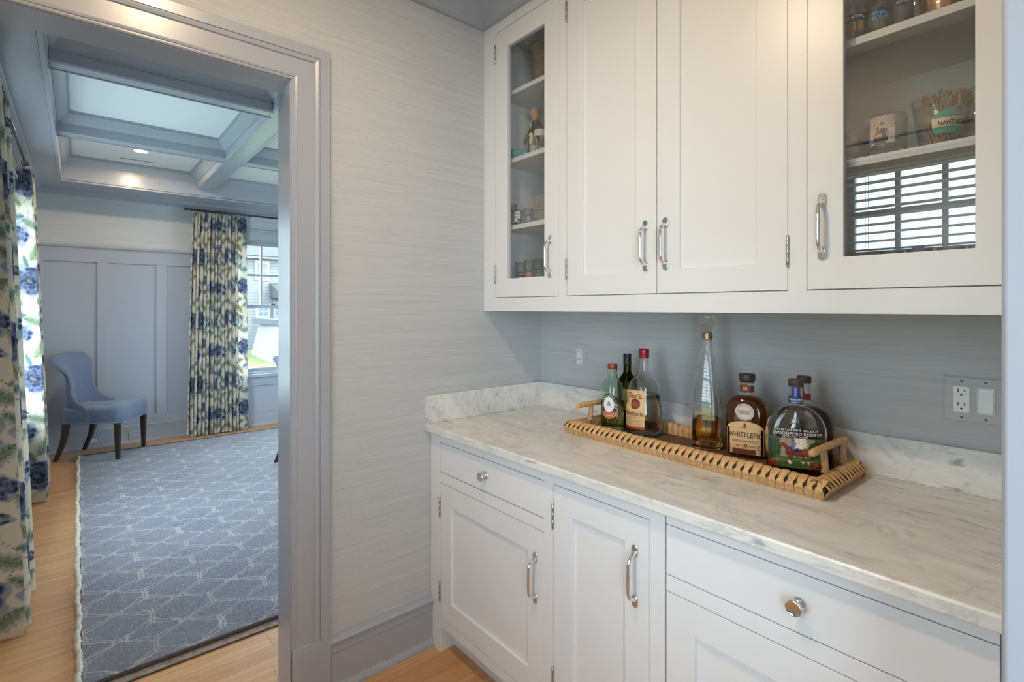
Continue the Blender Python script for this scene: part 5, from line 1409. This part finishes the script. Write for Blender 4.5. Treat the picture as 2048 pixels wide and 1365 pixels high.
# ------------------------------------------------------------------ printed curtains
def fabric_pattern(S, Z, seed=0):
    """floral linen print; S along the cloth, Z height, both in metres -> sRGB 0..255"""
    PX, PZ = 0.62, 0.69
    s = np.mod(S, PX); row = np.floor(S / PX)
    z = np.mod(Z + 0.33 * row, PZ)
    sh = s.shape
    c = np.empty(sh + (3,)); c[:] = np.array([222, 210, 190])
    w = 0.0035 * np.sin(s * 61 + 3 * np.sin(z * 37)) + 0.0035 * np.sin(z * 83 + 2 * np.sin(s * 47)) + 0.0016 * np.sin(s * 233 + z * 171) * np.sin(z * 307)
    def loc(cx, cz):
        dx = np.mod(s - cx + PX / 2, PX) - PX / 2; dz = np.mod(z - cz + PZ / 2, PZ) - PZ / 2
        return dx, dz
    def mixc(m, col, a=1.0):
        c[m] = c[m] * (1 - a) + np.array(col) * a
    NAVY, MID, HALO = [44, 50, 72], [104, 108, 130], [158, 158, 168]
    GREEN, DGREEN, PALE = [150, 158, 136], [96, 106, 92], [186, 190, 172]
    BROWN, RUST = [158, 118, 78], [186, 132, 84]
    def stem(x0, z0, x1, z1, wd, col, bend=0.03):
        for k in np.linspace(0, 1, 26):
            dx, dz = loc(x0 + (x1 - x0) * k + bend * math.sin(math.pi * k), z0 + (z1 - z0) * k)
            mixc(dx * dx + dz * dz < wd * wd, col)
    stem(0.08, 0.00, 0.30, 0.36, 0.0045, BROWN); stem(0.30, 0.36, 0.16, 0.69, 0.004, BROWN, -0.05)
    stem(0.42, 0.10, 0.56, 0.46, 0.004, RUST, 0.04); stem(0.30, 0.36, 0.50, 0.30, 0.004, BROWN, 0.0)
    stem(0.52, 0.46, 0.40, 0.66, 0.004, BROWN, 0.03)
    def leaf(cx, cz, L, W, ang, col=GREEN, dark=DGREEN):
        L, W = L * 1.22, W * 1.3
        dx, dz = loc(cx, cz); ca, sa = math.cos(ang), math.sin(ang)
        u = dx * ca + dz * sa + w; v = -dx * sa + dz * ca
        k = np.clip(1 - (u / L) ** 2, 0, 1)
        edge = W * k ** 0.8 * (1 + 0.16 * np.sin(u * 260))
        mixc((abs(v) < edge * 1.28) & (abs(u) < L), HALO, 0.75)
        ins = (abs(v) < edge) & (abs(u) < L * 0.97); mixc(ins, col)
        mixc(ins & (abs(v) > edge * 0.80), PALE)
        vein = ins & ((abs(v) < 0.0016) | (abs(np.mod(u - abs(v) * 0.9, 0.017) - 0.0085) < 0.0024) & (abs(v) < edge * 0.72)); mixc(vein, dark)
    def petal(cx, cz, ang, L, W, col, edge):
        dx, dz = loc(cx, cz); ca, sa = math.cos(ang), math.sin(ang)
        u = dx * ca + dz * sa + w * 0.6; v = -dx * sa + dz * ca + w * 0.6
        q = (u / L) ** 2 + (v / (W * (1.0 + 0.35 * u / L))) ** 2
        m = q < 1
        mixc(m, edge); mixc(m & (q < 0.72), col)
        mixc(m & (q < 0.62) & (np.abs(np.mod(v + 0.3 * u * np.sign(v), 0.0085) - 0.00425) < 0.0013) & (u > -L * 0.6), NAVY, 0.8)
    def flower(cx, cz, r0, n, ph, inner, mid, halo, rings=3):
        r0 = r0 * 1.25
        dx, dz = loc(cx, cz); rr = np.hypot(dx, dz) + 2.2 * w; th = np.arctan2(dz, dx)
        mixc(rr < r0 * (1.16 + 0.10 * np.cos(n * (th - ph))), halo, 0.9)
        lite = [min(255, q + 26) for q in mid]
        for k in range(rings):
            m_ = n + 1 - k if k else n + 2
            rad = r0 * (0.66 - 0.27 * k); L = r0 * (0.40 - 0.06 * k); W = r0 * (0.34 - 0.07 * k)
            for i in range(m_):
                a_ = ph + 2 * math.pi * (i + 0.37 * k) / m_ + 0.25 * math.sin(i * 2.3 + ph)
                petal(cx + rad * math.cos(a_) * (1 + 0.10 * math.sin(i * 3.1)), cz + rad * math.sin(a_), a_ + 0.3 * math.sin(i), L, W, ((mid if (i + k) % 2 else [62, 72, 102]) if k < 2 else inner), lite if k < 2 else mid)
        mixc(rr < r0 * 0.06, [120, 118, 112])
    flower(0.155, 0.20, 0.078, 7, 0.3, NAVY, MID, HALO)
    flower(0.455, 0.555, 0.070, 6, 1.0, NAVY, MID, HALO)
    flower(0.365, 0.185, 0.052, 5, 0.6, [74, 88, 110], [176, 184, 170], HALO, 2)
    flower(0.090, 0.515, 0.052, 5, 0.1, NAVY, [124, 130, 148], HALO, 2)
    flower(0.575, 0.245, 0.040, 6, 0.9, MID, [160, 164, 172], HALO, 2)
    flower(0.255, 0.640, 0.036, 5, 0.4, NAVY, MID, HALO, 2)
    leaf(0.245, 0.085, 0.062, 0.024, 0.7); leaf(0.060, 0.075, 0.055, 0.020, 2.4, [160, 160, 112], [104, 90, 60])
    leaf(0.265, 0.330, 0.060, 0.022, -0.5); leaf(0.195, 0.405, 0.066, 0.026, 1.1, [150, 158, 120]); leaf(0.360, 0.400, 0.062, 0.022, 0.25)
    leaf(0.480, 0.420, 0.052, 0.020, 2.2, [164, 150, 108], [112, 88, 58]); leaf(0.555, 0.400, 0.056, 0.022, 0.9)
    leaf(0.330, 0.560, 0.056, 0.020, -0.9); leaf(0.170, 0.600, 0.058, 0.022, 2.7, [150, 160, 130]); leaf(0.575, 0.620, 0.055, 0.020, -0.4)
    leaf(0.470, 0.060, 0.060, 0.024, 0.1, [146, 160, 140]); leaf(0.515, 0.160, 0.050, 0.018, 1.8); leaf(0.040, 0.340, 0.050, 0.018, 0.5, [160, 164, 130])
    leaf(0.400, 0.300, 0.046, 0.016, 2.0, [168, 150, 100], [120, 90, 56])
    leaf(0.075, 0.640, 0.046, 0.018, 0.2, [128, 150, 140], [70, 96, 96]); leaf(0.300, 0.235, 0.040, 0.016, 2.5); leaf(0.470, 0.350, 0.040, 0.016, 0.4, [128, 150, 140], [70, 96, 96])
    leaf(0.560, 0.055, 0.044, 0.017, 2.2, [150, 156, 116]); leaf(0.130, 0.330, 0.038, 0.015, 1.9, [128, 148, 136], [70, 96, 96]); leaf(0.330, 0.030, 0.044, 0.016, 0.9)
    for fx, fz in ((0.02, 0.43), (0.25, 0.51), (0.52, 0.33), (0.40, 0.09), (0.33, 0.47), (0.59, 0.52)): flower(fx, fz, 0.019, 5, fx * 9, NAVY, [112, 116, 138], HALO, 1)
    return np.clip(c, 0, 255)

def curtain(name, label, plan, ztop, step, pitch_h, seed, group, origin):
    """plan(t, k) -> (x, y) for t in 0..1, k = height fraction 0 floor .. 1 top"""
    nt = 2400
    ts = np.linspace(0, 1, nt)
    mid = np.array([plan(t, 0.5) for t in ts]); seg = np.hypot(*(mid[1:] - mid[:-1]).T)
    arc = np.concatenate([[0], np.cumsum(seg)]); total = arc[-1]
    nu = int(total / step); tu = np.interp(np.linspace(0, total, nu + 1), arc, ts)
    zb = 0.012
    nv = int((ztop - zb) / step)
    V = np.zeros((nv + 1, nu + 1, 3))
    ks = np.linspace(0, 1, nv + 1)
    for j, k in enumerate(ks):
        xy = np.array([plan(t, k) for t in tu])
        V[j, :, :2] = xy; V[j, :, 2] = zb + (ztop - zb) * k
    V[:, :, 2] += (0.006 * np.sin(np.linspace(0, 40, nu + 1)))[None, :] * (ks ** 6)[:, None]
    S, Z = np.meshgrid(np.linspace(0, total, nu + 1), zb + (ztop - zb) * ks)
    q = step * 0.27
    col = sum(lin(fabric_pattern(S + seed + a_, Z + b_)) for a_, b_ in ((q, q), (-q, q), (q, -q), (-q, -q))) / 4
    w = nu + 1
    i = np.arange(nv)[:, None] * w + np.arange(nu)[None, :]
    F = np.stack([i, i + 1, i + w + 1, i + w], -1).reshape(-1, 4)
    me = bpy.data.meshes.new('cloth')
    me.vertices.add(w * (nv + 1)); me.vertices.foreach_set('co', (V - np.array(origin)).reshape(-1))
    me.loops.add(len(F) * 4); me.loops.foreach_set('vertex_index', F.reshape(-1).astype(np.int32))
    me.polygons.add(len(F)); me.polygons.foreach_set('loop_start', np.arange(0, len(F) * 4, 4, dtype=np.int32)); me.polygons.foreach_set('loop_total', np.full(len(F), 4, dtype=np.int32))
    me.polygons.foreach_set('use_smooth', np.ones(len(F), dtype=bool))
    me.update(calc_edges=True); me.validate()
    set_colors(me, col.reshape(-1, 3)); me.materials.append(CURT)
    t = thing(name, label, 'curtain', origin, 0, group)
    o = bpy.data.objects.new('cloth', me); COL.objects.link(o); o.parent = t
    return t, V
def side_plan(x0, ret_y, folds, period, fx):
    """return leg from the wall, then pinch pleats running towards -x"""
    def plan(t, k):
        lean = 0.080 * (1 - k) ** 0.9
        amp = 0.044 - 0.012 * k
        yc = -2.038 + lean
        yf = yc + amp                      # front of the pleats
        a = 0.22
        if t < a:
            q = t / a
            y = -2.095 + (yf + 2.095) * q
            x = x0 - 0.012 * math.sin(math.pi * q) * (0.4 + 0.6 * (1 - k))
            return (x, y)
        q = (t - a) / (1 - a)
        ph = q * folds * 2 * math.pi
        xx = x0 - 0.012 - q * folds * period * (1.0 - 0.12 * k)
        sk = 0.20 * math.sin(ph)
        y = yc + amp * math.copysign(abs(math.cos(ph)) ** 0.75, math.cos(ph)) + 0.010 * math.sin(q * 9 + fx)
        return (xx - sk * period * 0.55, y)
    return plan
CG = 'blue and green floral curtains'
c1, V1 = curtain('floral_curtain', 'floral linen curtain nearest the doorway at the left edge, its large flowers clear', side_plan(-1.135, 0, 6, 0.088, 0.0), 2.385, 0.0042, 1, 0.16, CG, (-1.4, -2.0, 0))
c2, V2 = curtain('floral_curtain', 'pale daylit floral curtain behind the first, next to the blue slipper chair', side_plan(-3.095, 0, 5, 0.080, 1.0), 2.385, 0.0068, 1, 0.05, CG, (-3.3, -2.0, 0))
def back_plan(t, k):
    lean = 0.035 * (1 - k)
    n = 14; a = 0.84
    y0, y1 = -0.800 - 0.062 * (1 - k) ** 0.7, -0.262 + 0.012 * (1 - k)
    if t < a:
        q = t / a; ph = q * n * 2 * math.pi
        amp = 0.041 * (0.75 + 0.35 * (1 - k)) * (0.8 + 0.3 * math.sin(q * 17))
        x = -4.608 + lean + amp * math.copysign(abs(math.cos(ph)) ** 0.7, math.cos(ph))
        yy = y0 + (y1 - 0.085 - y0) * q + 0.008 * math.sin(ph) + 0.004 * math.sin(q * 31)
        return (x, yy)
    q = (t - a) / (1 - a)
    xa = -4.608 + lean + 0.041 * (0.75 + 0.35 * (1 - k)) * (0.8 + 0.3 * math.sin(17)) 
    return (xa - 0.060 * q + 0.012 * math.sin(math.pi * q), y1 - 0.085 + 0.085 * q)
c3, V3 = curtain('floral_curtain', 'pleated floral curtain hanging beside the window on the far panelled wall', back_plan, 2.425, 0.0080, 1, 0.30, CG, (-4.6, -0.55, 0))
def rod(name, label, p0, p1, ring_t, ring_axis, wall_off):
    t = thing(name, label, 'curtain rod', p0)
    d = [c - a for a, c in zip(p0, p1)]
    MB().tube([(0, 0, 0), tuple(d)], 0.0095, 12).build('pole', DARKMETAL, t)
    for e, s in ((0, -1), (1, 1)):
        c = [d[i] * e + (s * 0.016 * d[i] / max(abs(x) for x in d)) for i in range(3)]
        MB().sphere(c, 0.017, n=16, m=10).build('finial', DARKMETAL, t)
    for q in ring_t:
        c = Vector([d[i] * q for i in range(3)]) + Vector((0, 0, -0.008)); pts = []
        for k in range(16):
            a = 2 * math.pi * k / 16
            pts.append(c + (Vector((0, math.cos(a), math.sin(a))) if ring_axis == 'x' else Vector((math.cos(a), 0, math.sin(a)))) * 0.0185)
        MB().tube([tuple(p) for p in pts], 0.0022, 6, closed=True).build('ring', DARKMETAL, t)
    for q in (0.02, 0.5, 0.98):
        c = [d[i] * q for i in range(3)]
        e = (c[0], c[1] + wall_off, c[2]) if ring_axis == 'x' else (c[0] + wall_off, c[1], c[2])
        MB().tube([tuple(c), e], 0.006, 8).build('bracket', DARKMETAL, t)
    return t
rod('curtain_rod', 'dark metal curtain rod with rings running over the window at the left', (-1.06, -2.030, 2.412), (-3.60, -2.030, 2.412), [0.03 + 0.0345 * k for k in range(6)] + [0.80 + 0.03 * k for k in range(6)], 'x', -0.07)
rod('curtain_rod', 'dark metal curtain rod with rings above the far window', (-4.612, -0.850, 2.452), (-4.612, 1.35, 2.452), [0.03 + 0.0225 * k for k in range(12)], 'y', -0.10)
# ------------------------------------------------------------------ rug
RX0, RX1, RY0, RY1 = -4.36, -0.585, -1.735, 1.35
rug = thing('area_rug', 'large faded blue grey rug with cream lattice lines on the dining room floor', 'rug', (RX0, RY0, 0.006))
MB().box(0.0, RX1 - RX0, 0.0, RY1 - RY0, 0.0, 0.0075).build('pile', RUG, rug)
L = RX1 - RX0; Wd = RY1 - RY0
b = MB(); pts = []; rad = []
n = 760
for i in range(n + 1):
    q = i / n
    pts.append((L * q, -0.012 + 0.003 * math.sin(q * 61) + 0.002 * math.sin(q * 223), 0.006)); rad.append(0.0078 + 0.0042 * abs(math.sin(i * 0.62)) + 0.0015 * math.sin(i * 2.7))
b.tube(pts, rad, 8); b.build('braided_edge', CORD, rug)
b = MB()
for i in range(46):
    x0 = L * (i + random.random()) / 46; a = random.uniform(-0.6, 0.6); ln = random.uniform(0.02, 0.05)
    b.tube([(x0, -0.018, 0.004), (x0 + 0.5 * ln * a, -0.018 - ln * 0.6, 0.002), (x0 + ln * a, -0.018 - ln, 0.001)], 0.0012, 4)
o = b.build('loose_threads', CORD, rug); o['kind'] = 'stuff'
MB().tube([(L + 0.004, -0.012, 0.006), (L + 0.004, Wd, 0.006)], 0.0085, 10).build('near_binding', BINDING, rug)
MB().tube([(-0.004, -0.012, 0.006), (-0.004, Wd, 0.006)], 0.0075, 10).build('far_binding', BINDING, rug)
pad = MB().box(RX0 + 0.05, RX1 + 0.052, RY0 + 0.03, RY1, 0.0003, 0.0052).build('rug_pad', PADFELT)
tag(pad, 'brown felt rug pad showing as a strip along the near edge of the rug', 'rug pad')
MB().tube([(RX1 + 0.054, RY0 + 0.03, 0.0034), (RX1 + 0.054, RY1, 0.0034)], 0.0032, 8).build('pad_edge', BINDING, pad)

# ------------------------------------------------------------------ upholstered slipper chairs
def make_chair(label, loc, rz):
    t = thing('slipper_chair', label, 'chair', loc, rz, 'blue slipper chairs')
    # local axes: front is +y
    b = MB()
    secs = []
    def seat_ring(z, inset, n=48):
        ring = []
        for k in range(n):
            a = 2 * math.pi * k / n; ca, sa = math.cos(a), math.sin(a)
            e = 6.0
            y = -0.012 + 0.267 * math.copysign(abs(sa) ** (2 / e), sa); x = math.copysign(abs(ca) ** (2 / e), ca)
            wx = 0.268 + 0.026 * (y / 0.255)
            ring.append(((wx - inset) * x, y - inset * math.copysign(1, sa) * abs(sa) ** 0.3, z + (0.012 * (1 - (ca * ca)) if z > 0.45 else 0)))
        return ring
    b.rings([seat_ring(0.330, 0.004), seat_ring(0.345, 0.0), seat_ring(0.440, 0.0), seat_ring(0.458, 0.006), seat_ring(0.468, 0.026), seat_ring(0.474, 0.075), seat_ring(0.478, 0.16)])
    b.build('seat', BLUELINEN, t)
    b = MB(); r0 = seat_ring(0.337, -0.002); b.tube(r0, 0.0055, 8, closed=True); b.build('piping', BLUEPIPE, t)
    # wing back: a sheet curved in plan, flaring out at the top and rolling down into the seat sides
    def back(u, v, off):
        a = -1 + 2 * u; s = abs(a)
        hgt = 0.950 - 0.020 * s ** 2
        z = 0.335 + (hgt - 0.335) * v
        vz = (z - 0.335) / 0.615
        half = float(np.interp(z, [0.335, 0.47, 0.56, 0.66, 0.74, 0.82, 0.88, 0.92, 0.945], [0.276, 0.258, 0.212, 0.182, 0.188, 0.240, 0.285, 0.290, 0.275]))
        wrap = float(np.interp(z, [0.335, 0.43, 0.47, 0.52, 0.58, 0.66, 0.76, 0.86, 0.95], [0.265, 0.265, 0.225, 0.135, 0.085, 0.070, 0.060, 0.030, 0.000]))
        lean = -0.275 - 0.030 * vz ** 1.2 - 0.015 * max(0, vz - 0.75) / 0.25
        x = a * half
        y = lean + wrap * (s ** 2.8)
        roll = -0.022 * max(0, (vz - 0.78) / 0.22) ** 2
        return Vector((x, y + roll, z - 0.030 * max(0, (s - 0.72) / 0.28) ** 2 * max(0, (vz - 0.7) / 0.3)))
    nu, nv = 36, 26
    def wing_clip(u, v):
        # the sides sink towards the front near the seat: lower the free edge there
        a = abs(-1 + 2 * u)
        return v
    F, Bk = [], []
    for j in range(nv + 1):
        for i in range(nu + 1):
            u, v = i / nu, j / nv
            p = back(u, v, 0)
            pu = back(min(u + 0.01, 1), v, 0) - back(max(u - 0.01, 0), v, 0); pv = back(u, min(v + 0.01, 1), 0) - back(u, max(v - 0.01, 0), 0)
            nrm = pv.cross(pu); nrm.normalize()
            if nrm.y < 0 and abs(-1 + 2 * u) < 0.8: nrm = -nrm
            th = 0.038 * (1 - 0.45 * abs(-1 + 2 * u) ** 3) * (1 - 0.35 * v ** 6)
            F.append(p + nrm * th); Bk.append(p - nrm * th * 0.6)
    b = MB(); w = nu + 1
    n0 = len(F)
    faces = [(j * w + i, j * w + i + 1, (j + 1) * w + i + 1, (j + 1) * w + i) for j in range(nv) for i in range(nu)]
    faces2 = [tuple(n0 + q for q in reversed(f)) for f in faces]
    edge = [(j * w, (j + 1) * w, n0 + (j + 1) * w, n0 + j * w) for j in range(nv)] + [(j * w + nu, n0 + j * w + nu, n0 + (j + 1) * w + nu, (j + 1) * w + nu) for j in range(nv)]
    edge += [(nv * w + i, n0 + nv * w + i, n0 + nv * w + i + 1, nv * w + i + 1) for i in range(nu)] + [(i, i + 1, n0 + i + 1, n0 + i) for i in range(nu)]
    b.add([tuple(p) for p in F + Bk], faces + faces2 + edge, True)
    o = b.build('backrest', BLUELINEN, t)
    sd = o.modifiers.new('soft', 'SUBSURF'); sd.levels = 1; sd.render_levels = 1
    b = MB()
    rim = [F[j * w] * 0.5 + Bk[j * w] * 0.5 for j in range(nv + 1)] + [F[nv * w + i] * 0.5 + Bk[nv * w + i] * 0.5 for i in range(1, nu)] + [F[j * w + nu] * 0.5 + Bk[j * w + nu] * 0.5 for j in range(nv, -1, -1)]
    b.tube([tuple(p) for p in rim], 0.0050, 8); b.build('back_piping', BLUEPIPE, t)
    for sx, x0 in ((-1, -0.245), (1, 0.245)):
        b = MB(); h = 0.023
        b.hexa([(x0 - 0.016, 0.205 - 0.012, 0.0), (x0 + 0.016, 0.205 - 0.012, 0.0), (x0 + 0.016, 0.205 + 0.016, 0.0), (x0 - 0.016, 0.205 + 0.016, 0.0)],
               [(x0 - h, 0.205 - h, 0.335), (x0 + h, 0.205 - h, 0.335), (x0 + h, 0.205 + h, 0.335), (x0 - h, 0.205 + h, 0.335)])
        b.build('leg', DARKWOOD, t, bevel=0.002)
        b = MB(); rs = []
        for q in range(9):
            k = q / 8; yy = -0.228 - 0.090 * (1 - k) ** 1.8; zz = 0.335 * k; hh = 0.015 + 0.009 * k
            rs.append([(x0 * 0.92 - hh, yy - hh, zz), (x0 * 0.92 + hh, yy - hh, zz), (x0 * 0.92 + hh, yy + hh, zz), (x0 * 0.92 - hh, yy + hh, zz)])
        b.rings(rs, True, True, True, False); b.build('leg', DARKWOOD, t, bevel=0.002)
    return t
ch = make_chair('blue linen slipper chair with flared back against the far panelled wall, by the curtain', (-4.305, -1.535, 0.0145), R(-30))
ch.scale = (0.90, 0.97, 1)
ch2 = copy_tree(ch)
ch2.location = (-2.765, -0.120, 0.0145); ch2.rotation_euler = (0, 0, R(-6))
ch2['label'] = 'blue linen chair mostly hidden by the door jamb, only its back edge showing'

# ------------------------------------------------------------------ outlets in the dining baseboard
def floor_outlet(y, label, blank):
    t = thing('baseboard_outlet', label, 'outlet', (XB + 0.0165, y, 0.074))
    MB().box(0.0, 0.006, -0.060, 0.060, -0.036, 0.036).build('cover_plate', TRIM, t, bevel=0.002)
    if not blank:
        d = MB().box(0.004, 0.0095, -0.034, 0.034, -0.0165, 0.0165).build('receptacle', PLATE, t, bevel=0.001)
        for yo in (-0.018, 0.018):
            for zz in (-0.006, 0.006): MB().box(0.0090, 0.0099, yo - 0.004, yo + 0.004, zz - 0.0012, zz + 0.0012).build('slot', SLOT, d)
            MB().box(0.0090, 0.0099, yo + 0.008, yo + 0.012, -0.002, 0.002).build('ground_hole', BLACK, d)
floor_outlet(-1.640, 'painted outlet plate with white receptacle in the far baseboard under the chair', False)
floor_outlet(-1.290, 'blank painted plate in the far baseboard, right of the chair', True)

# ------------------------------------------------------------------ outside
GZ = -1.55
lawn = MB().box(-70, 8, -60, 60, GZ - 0.5, GZ).build('lawn', m_noisecol('lawn_grass', [(0.3, rgb(60, 70, 36)), (0.6, rgb(84, 92, 46)), (0.8, rgb(100, 104, 60))], (1.2, 1.2, 1.2), 0.9, 6)); lawn['kind'] = 'structure'
SIDING = m_siding(); ROOF = m_noisecol('grey_shingle', [(0.3, rgb(56, 58, 61)), (0.7, rgb(74, 76, 79))], (6, 6, 14), 0.9)
HTRIM = mat('house_trim', rgb(132, 133, 134), 0.6); HGLASS = mat('house_glass', rgb(70, 84, 96), 0.1)
hs = thing('neighbour_house', 'white clapboard house with grey roof outside the far window', 'house', (-38.0, 12.0, GZ))
hx, hy = -38.0, 12.0
def hb(x0, x1, y0, y1, z0, z1, nm, m, par=hs): return MB().box(x0 - hx, x1 - hx, y0 - hy, y1 - hy, z0 - GZ, z1 - GZ).build(nm, m, par)
hb(-47, -38, 6.6, 19, GZ, 5.0, 'wall', SIDING)
hb(-38.0, -37.6, 6.3, 19.3, 4.92, 5.12, 'eave', HTRIM)
b = MB(); b.add([(-47.5 - hx, 6.1 - hy, 5.1 - GZ), (-37.4 - hx, 6.1 - hy, 5.1 - GZ), (-37.4 - hx, 19.5 - hy, 5.1 - GZ), (-47.5 - hx, 19.5 - hy, 5.1 - GZ), (-42.5 - hx, 10.2 - hy, 8.0 - GZ), (-42.5 - hx, 15.5 - hy, 8.0 - GZ)], [(0, 1, 4), (1, 2, 5, 4), (2, 3, 5), (3, 0, 4, 5), (3, 2, 1, 0)])
b.build('roof', ROOF, hs)
def hwin(y0, y1, z0, z1, cols=2, rows=2):
    f = MB().box(-38.0 - hx, -37.93 - hx, y0 - 0.14 - hy, y1 + 0.14 - hy, z0 - 0.14 - GZ, z1 + 0.14 - GZ).build('window', HTRIM, hs)
    for i in range(cols):
        for j in range(rows):
            a, c = y0 + (y1 - y0) * i / cols, y0 + (y1 - y0) * (i + 1) / cols; p, q = z0 + (z1 - z0) * j / rows, z0 + (z1 - z0) * (j + 1) / rows
            MB().box(-37.95 - hx, -37.91 - hx, a + 0.04 - hy, c - 0.04 - hy, p + 0.05 - GZ, q - 0.05 - GZ).build('pane', HGLASS, f)
MB().box(-33.6 - hx, -28.3 - hx, 6.70 - hy, 12.0 - hy, 0.40 - GZ, 0.72 - GZ).build('ledge', ROOF, hs)
hwin(8.05, 8.75, 3.50, 4.62); hwin(8.10, 8.80, 0.80, 1.45); hwin(9.3, 10.6, 0.80, 1.75); hwin(11.8, 12.8, 3.5, 4.6); hwin(14.0, 15.0, 3.5, 4.6); hwin(12.5, 13.5, 0.8, 2.2)
b = MB(); b.hexa([(x - hx, y - hy, z - GZ) for x, y, z in ((-38, 8.9, 2.15), (-34.5, 8.9, 2.05), (-34.5, 15, 2.05), (-38, 15, 2.15))], [(x - hx, y - hy, z - GZ) for x, y, z in ((-38, 8.9, 3.2), (-34.5, 8.9, 2.2), (-34.5, 15, 2.2), (-38, 15, 3.2))])
b.build('porch_roof', ROOF, hs)
wing = MB(); wing.hexa([(x - hx, y - hy, z - GZ) for x, y, z in ((-33.5, 6.6, GZ), (-26.5, 6.0, GZ), (-26.5, 12, GZ), (-33.5, 12, GZ))], [(x - hx, y - hy, z - GZ) for x, y, z in ((-33.5, 7.15, 0.65), (-28.5, 6.8, 0.35), (-28.5, 12, 0.35), (-33.5, 12, 0.65))])
wing.build('cellar_bulkhead', mat('bulkhead_paint', rgb(86, 87, 88), 0.7), hs)
tr = thing('leafy_tree', 'bright green leafy tree rising behind the neighbouring house', 'tree', (-52, 10.2, GZ))
MB().tube([(0, 0, 0), (0.1, 0.1, 3), (0.0, 0.2, 6), (0.2, 0.1, 9)], [0.35, 0.28, 0.2, 0.1], 10).build('trunk', DARKWOOD, tr)
b = MB()
for k in range(2600):
    a, c = random.uniform(0, 2 * math.pi), random.uniform(-1, 1); r_ = 3.6 * random.random() ** 0.4
    p = Vector((r_ * math.cos(a) * math.sqrt(1 - c * c), r_ * math.sin(a) * math.sqrt(1 - c * c), 8.8 + r_ * 0.95 * c))
    d = Vector((random.gauss(0, 1), random.gauss(0, 1), random.gauss(0, 1))).normalized(); e = d.orthogonal().normalized(); s_ = random.uniform(0.12, 0.25)
    b.add([tuple(p + d * s_), tuple(p + e * s_ * 0.6), tuple(p - d * s_), tuple(p - e * s_ * 0.6)], [(0, 1, 2, 3)])
o = b.build('foliage', m_noisecol('leaf_green', [(0.3, rgb(46, 70, 34)), (0.7, rgb(84, 104, 58))], (3, 3, 3), 0.7), tr); o['kind'] = 'stuff'
